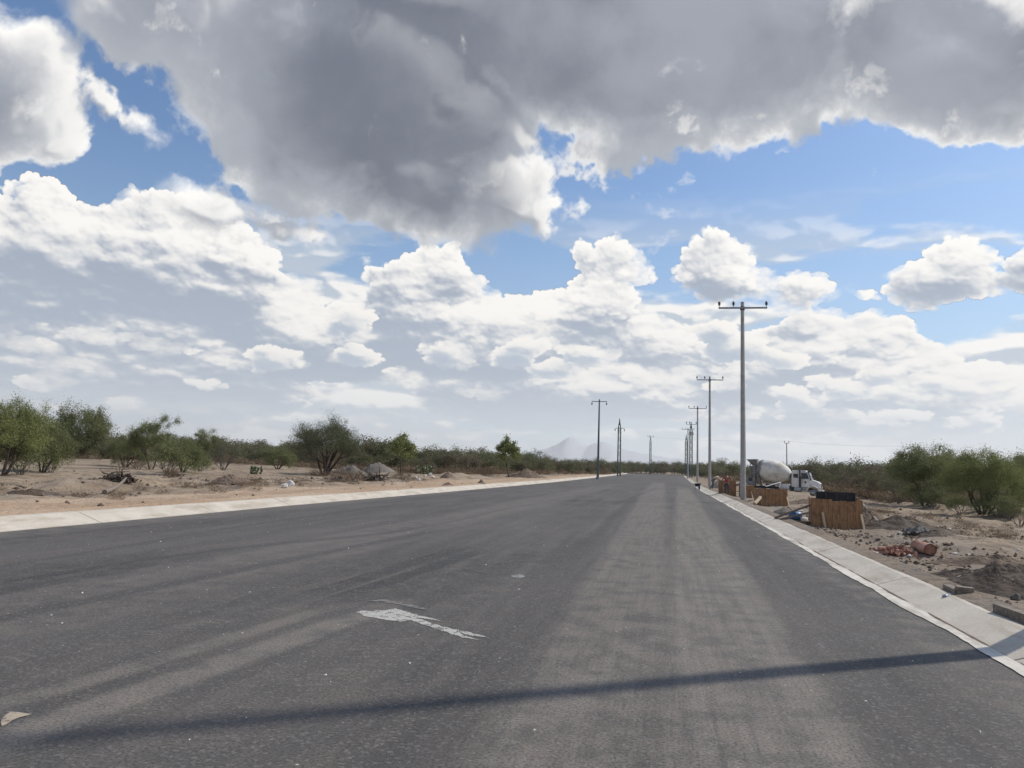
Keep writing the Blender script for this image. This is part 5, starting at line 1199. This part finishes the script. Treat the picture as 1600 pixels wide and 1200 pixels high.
    MB().box((8.08, 0, .66), (.16, 2.25, .34)).build('front_bumper', M['chrome'], T, .03)
    for s in (-1, 1):
        f = MB(); K = 13; vs = []
        for rr in (.62, .70):
            for k in range(K): an = math.pi*(k/(K-1)); vs.append((7.22+math.cos(an)*rr*1.05, 0, .55+math.sin(an)*rr*(1.0 if rr < .65 else 1.02)))
        y0, y1 = (-1.19, -.60) if s < 0 else (.60, 1.19)
        V2 = [(a[0], y0, a[2]) for a in vs]+[(a[0], y1, a[2]) for a in vs]; Fs = []
        for k in range(K-1): Fs += [(K+k, K+k+1, 3*K+k+1, 3*K+k), (k, 2*K+k, 2*K+k+1, k+1), (k, k+1, K+k+1, K+k), (2*K+k, 3*K+k, 3*K+k+1, 2*K+k+1)]
        f.add(V2, Fs); f.box((7.86, (y0+y1)/2, .95), (.18, .56, .50)); f.build('front_fender', M['white_paint'], T, .015)
        MB().box((7.97, s*.82, 1.02), (.05, .30, .20)).build('headlight', M['chrome'], T, .02)
        wd = MB(); wd.add([(6.02, s*.985, 1.98), (6.84, s*.985, 1.98), (6.62, s*.945, 2.58), (6.02, s*.945, 2.62)], [(0, 1, 2, 3) if s < 0 else (3, 2, 1, 0)]); wd = wd.build('door_window', M['glass'], cb); so_ = wd.modifiers.new('thick', 'SOLIDIFY'); so_.thickness = .04; so_.offset = 0
        rw = MB(); rw.box((5.42, s*.965, 2.28), (.50, .03, .42)); rw.build('rear_side_window', M['glass'], cb)
        dr = MB(); dr.box((6.42, s*1.008, 1.50), (.86, .012, .82)); dr.build('door', M['white_paint'], cb, .01)
        MB().box((6.12, s*1.03, 1.62), (.14, .03, .04)).build('door_handle', M['dark_steel'], cb)
        MB().box((6.45, s*1.018, 1.62), (.20, .01, .22)).build('door_panel', M['dark_steel'], cb)
        ex = MB(); ex.tube([(5.88, s*1.12, 1.0), (5.88, s*1.12, 2.72), (5.86, s*1.12, 2.86), (5.78, s*1.12, 2.98)], [.075, .075, .07, .065], 12); ex.build('exhaust_stack', M['dark_steel'], T)
        MB().tube([(5.88, s*1.12, 1.15), (5.88, s*1.12, 2.2)], .115, 14).build('exhaust_guard', M['dark_steel'], T)
        mr_ = MB(); mr_.box((6.98, s*1.28, 2.10), (.08, .20, .46)); mr_.tube([(6.86, s*.98, 2.3), (6.98, s*1.2, 2.3)], .02, 6); mr_.tube([(6.92, s*.98, 1.85), (6.98, s*1.2, 1.95)], .02, 6); mr_.build('mirror', M['dark_steel'], T)
    ws = MB(); ws.add([(7.00, -.84, 1.86), (7.00, .84, 1.86), (6.74, .78, 2.62), (6.74, -.78, 2.62)], [(0, 1, 2, 3)]); ws = ws.build('windshield', M['glass'], cb); s_ = ws.modifiers.new('thick', 'SOLIDIFY'); s_.thickness = .06; s_.offset = 1
    vz = MB(); vz.box((6.80, 0, 2.76), (.34, 1.7, .07)); vz.build('sun_visor', M['dark_steel'], cb)
    MB().box((4.97, 0, 2.25), (.03, 1.1, .42)).build('back_window', M['glass'], cb)
    return T
tp = at(1166, 768, 79); tf = at(1282, 775, 77); tz = -.35
yaw = R_(-17); base = at(1165, 770, 78.5)
TY = 84.0; base = at(1166.5, 768, TY); ft = at(1268, 775, TY-2.2)
TM = mixer((base.x+.1, TY, float(terrain(ft.x, TY-2.2))-.04), yaw); TM.scale = (.92, .92, .95); TM.location.z = -.66

# ------------------------------------------------------------------ distant mountain and the air
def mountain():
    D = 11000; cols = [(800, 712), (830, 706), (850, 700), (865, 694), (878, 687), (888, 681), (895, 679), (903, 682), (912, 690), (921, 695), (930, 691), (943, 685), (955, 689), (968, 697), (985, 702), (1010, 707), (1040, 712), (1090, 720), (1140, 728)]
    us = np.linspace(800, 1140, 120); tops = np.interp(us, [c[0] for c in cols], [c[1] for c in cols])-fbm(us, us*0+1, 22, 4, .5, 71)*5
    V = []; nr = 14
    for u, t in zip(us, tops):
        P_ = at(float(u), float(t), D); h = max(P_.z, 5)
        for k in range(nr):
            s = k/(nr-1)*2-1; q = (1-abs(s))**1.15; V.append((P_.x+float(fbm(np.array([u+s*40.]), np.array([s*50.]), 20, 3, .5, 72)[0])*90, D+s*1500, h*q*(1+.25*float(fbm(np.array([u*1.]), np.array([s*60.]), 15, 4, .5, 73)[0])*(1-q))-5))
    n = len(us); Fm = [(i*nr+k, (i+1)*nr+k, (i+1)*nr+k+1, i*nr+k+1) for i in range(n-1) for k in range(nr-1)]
    tag(np_mesh('mountain', V, Fm, simple('haze_tinted_rock', (.42,.43,.45), (.47,.48,.50), .95, 0, .002), smooth=True), 'faint blue double-peaked mountain on the horizon beyond the road end', kind='structure')  # rock colour paled to grey-blue: part of the distance haze is painted in
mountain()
hz = MB(); hz.box((0, 5000, 264), (18300, 18300, 532)); hz_m = bpy.data.materials.new('haze_air'); hz_m.use_nodes = True; nt = hz_m.node_tree; nt.nodes.clear()
o_ = nt.nodes.new('ShaderNodeOutputMaterial'); v_ = nt.nodes.new('ShaderNodeVolumePrincipled'); v_.inputs['Color'].default_value = (.97, .985, 1, 1); v_.inputs['Density'].default_value = 0.00007; v_.inputs['Anisotropy'].default_value = .35; nt.links.new(v_.outputs[0], o_.inputs['Volume'])
hzo = hz.build('haze', hz_m); tag(hzo, 'thin pale haze in the far air', kind='stuff')
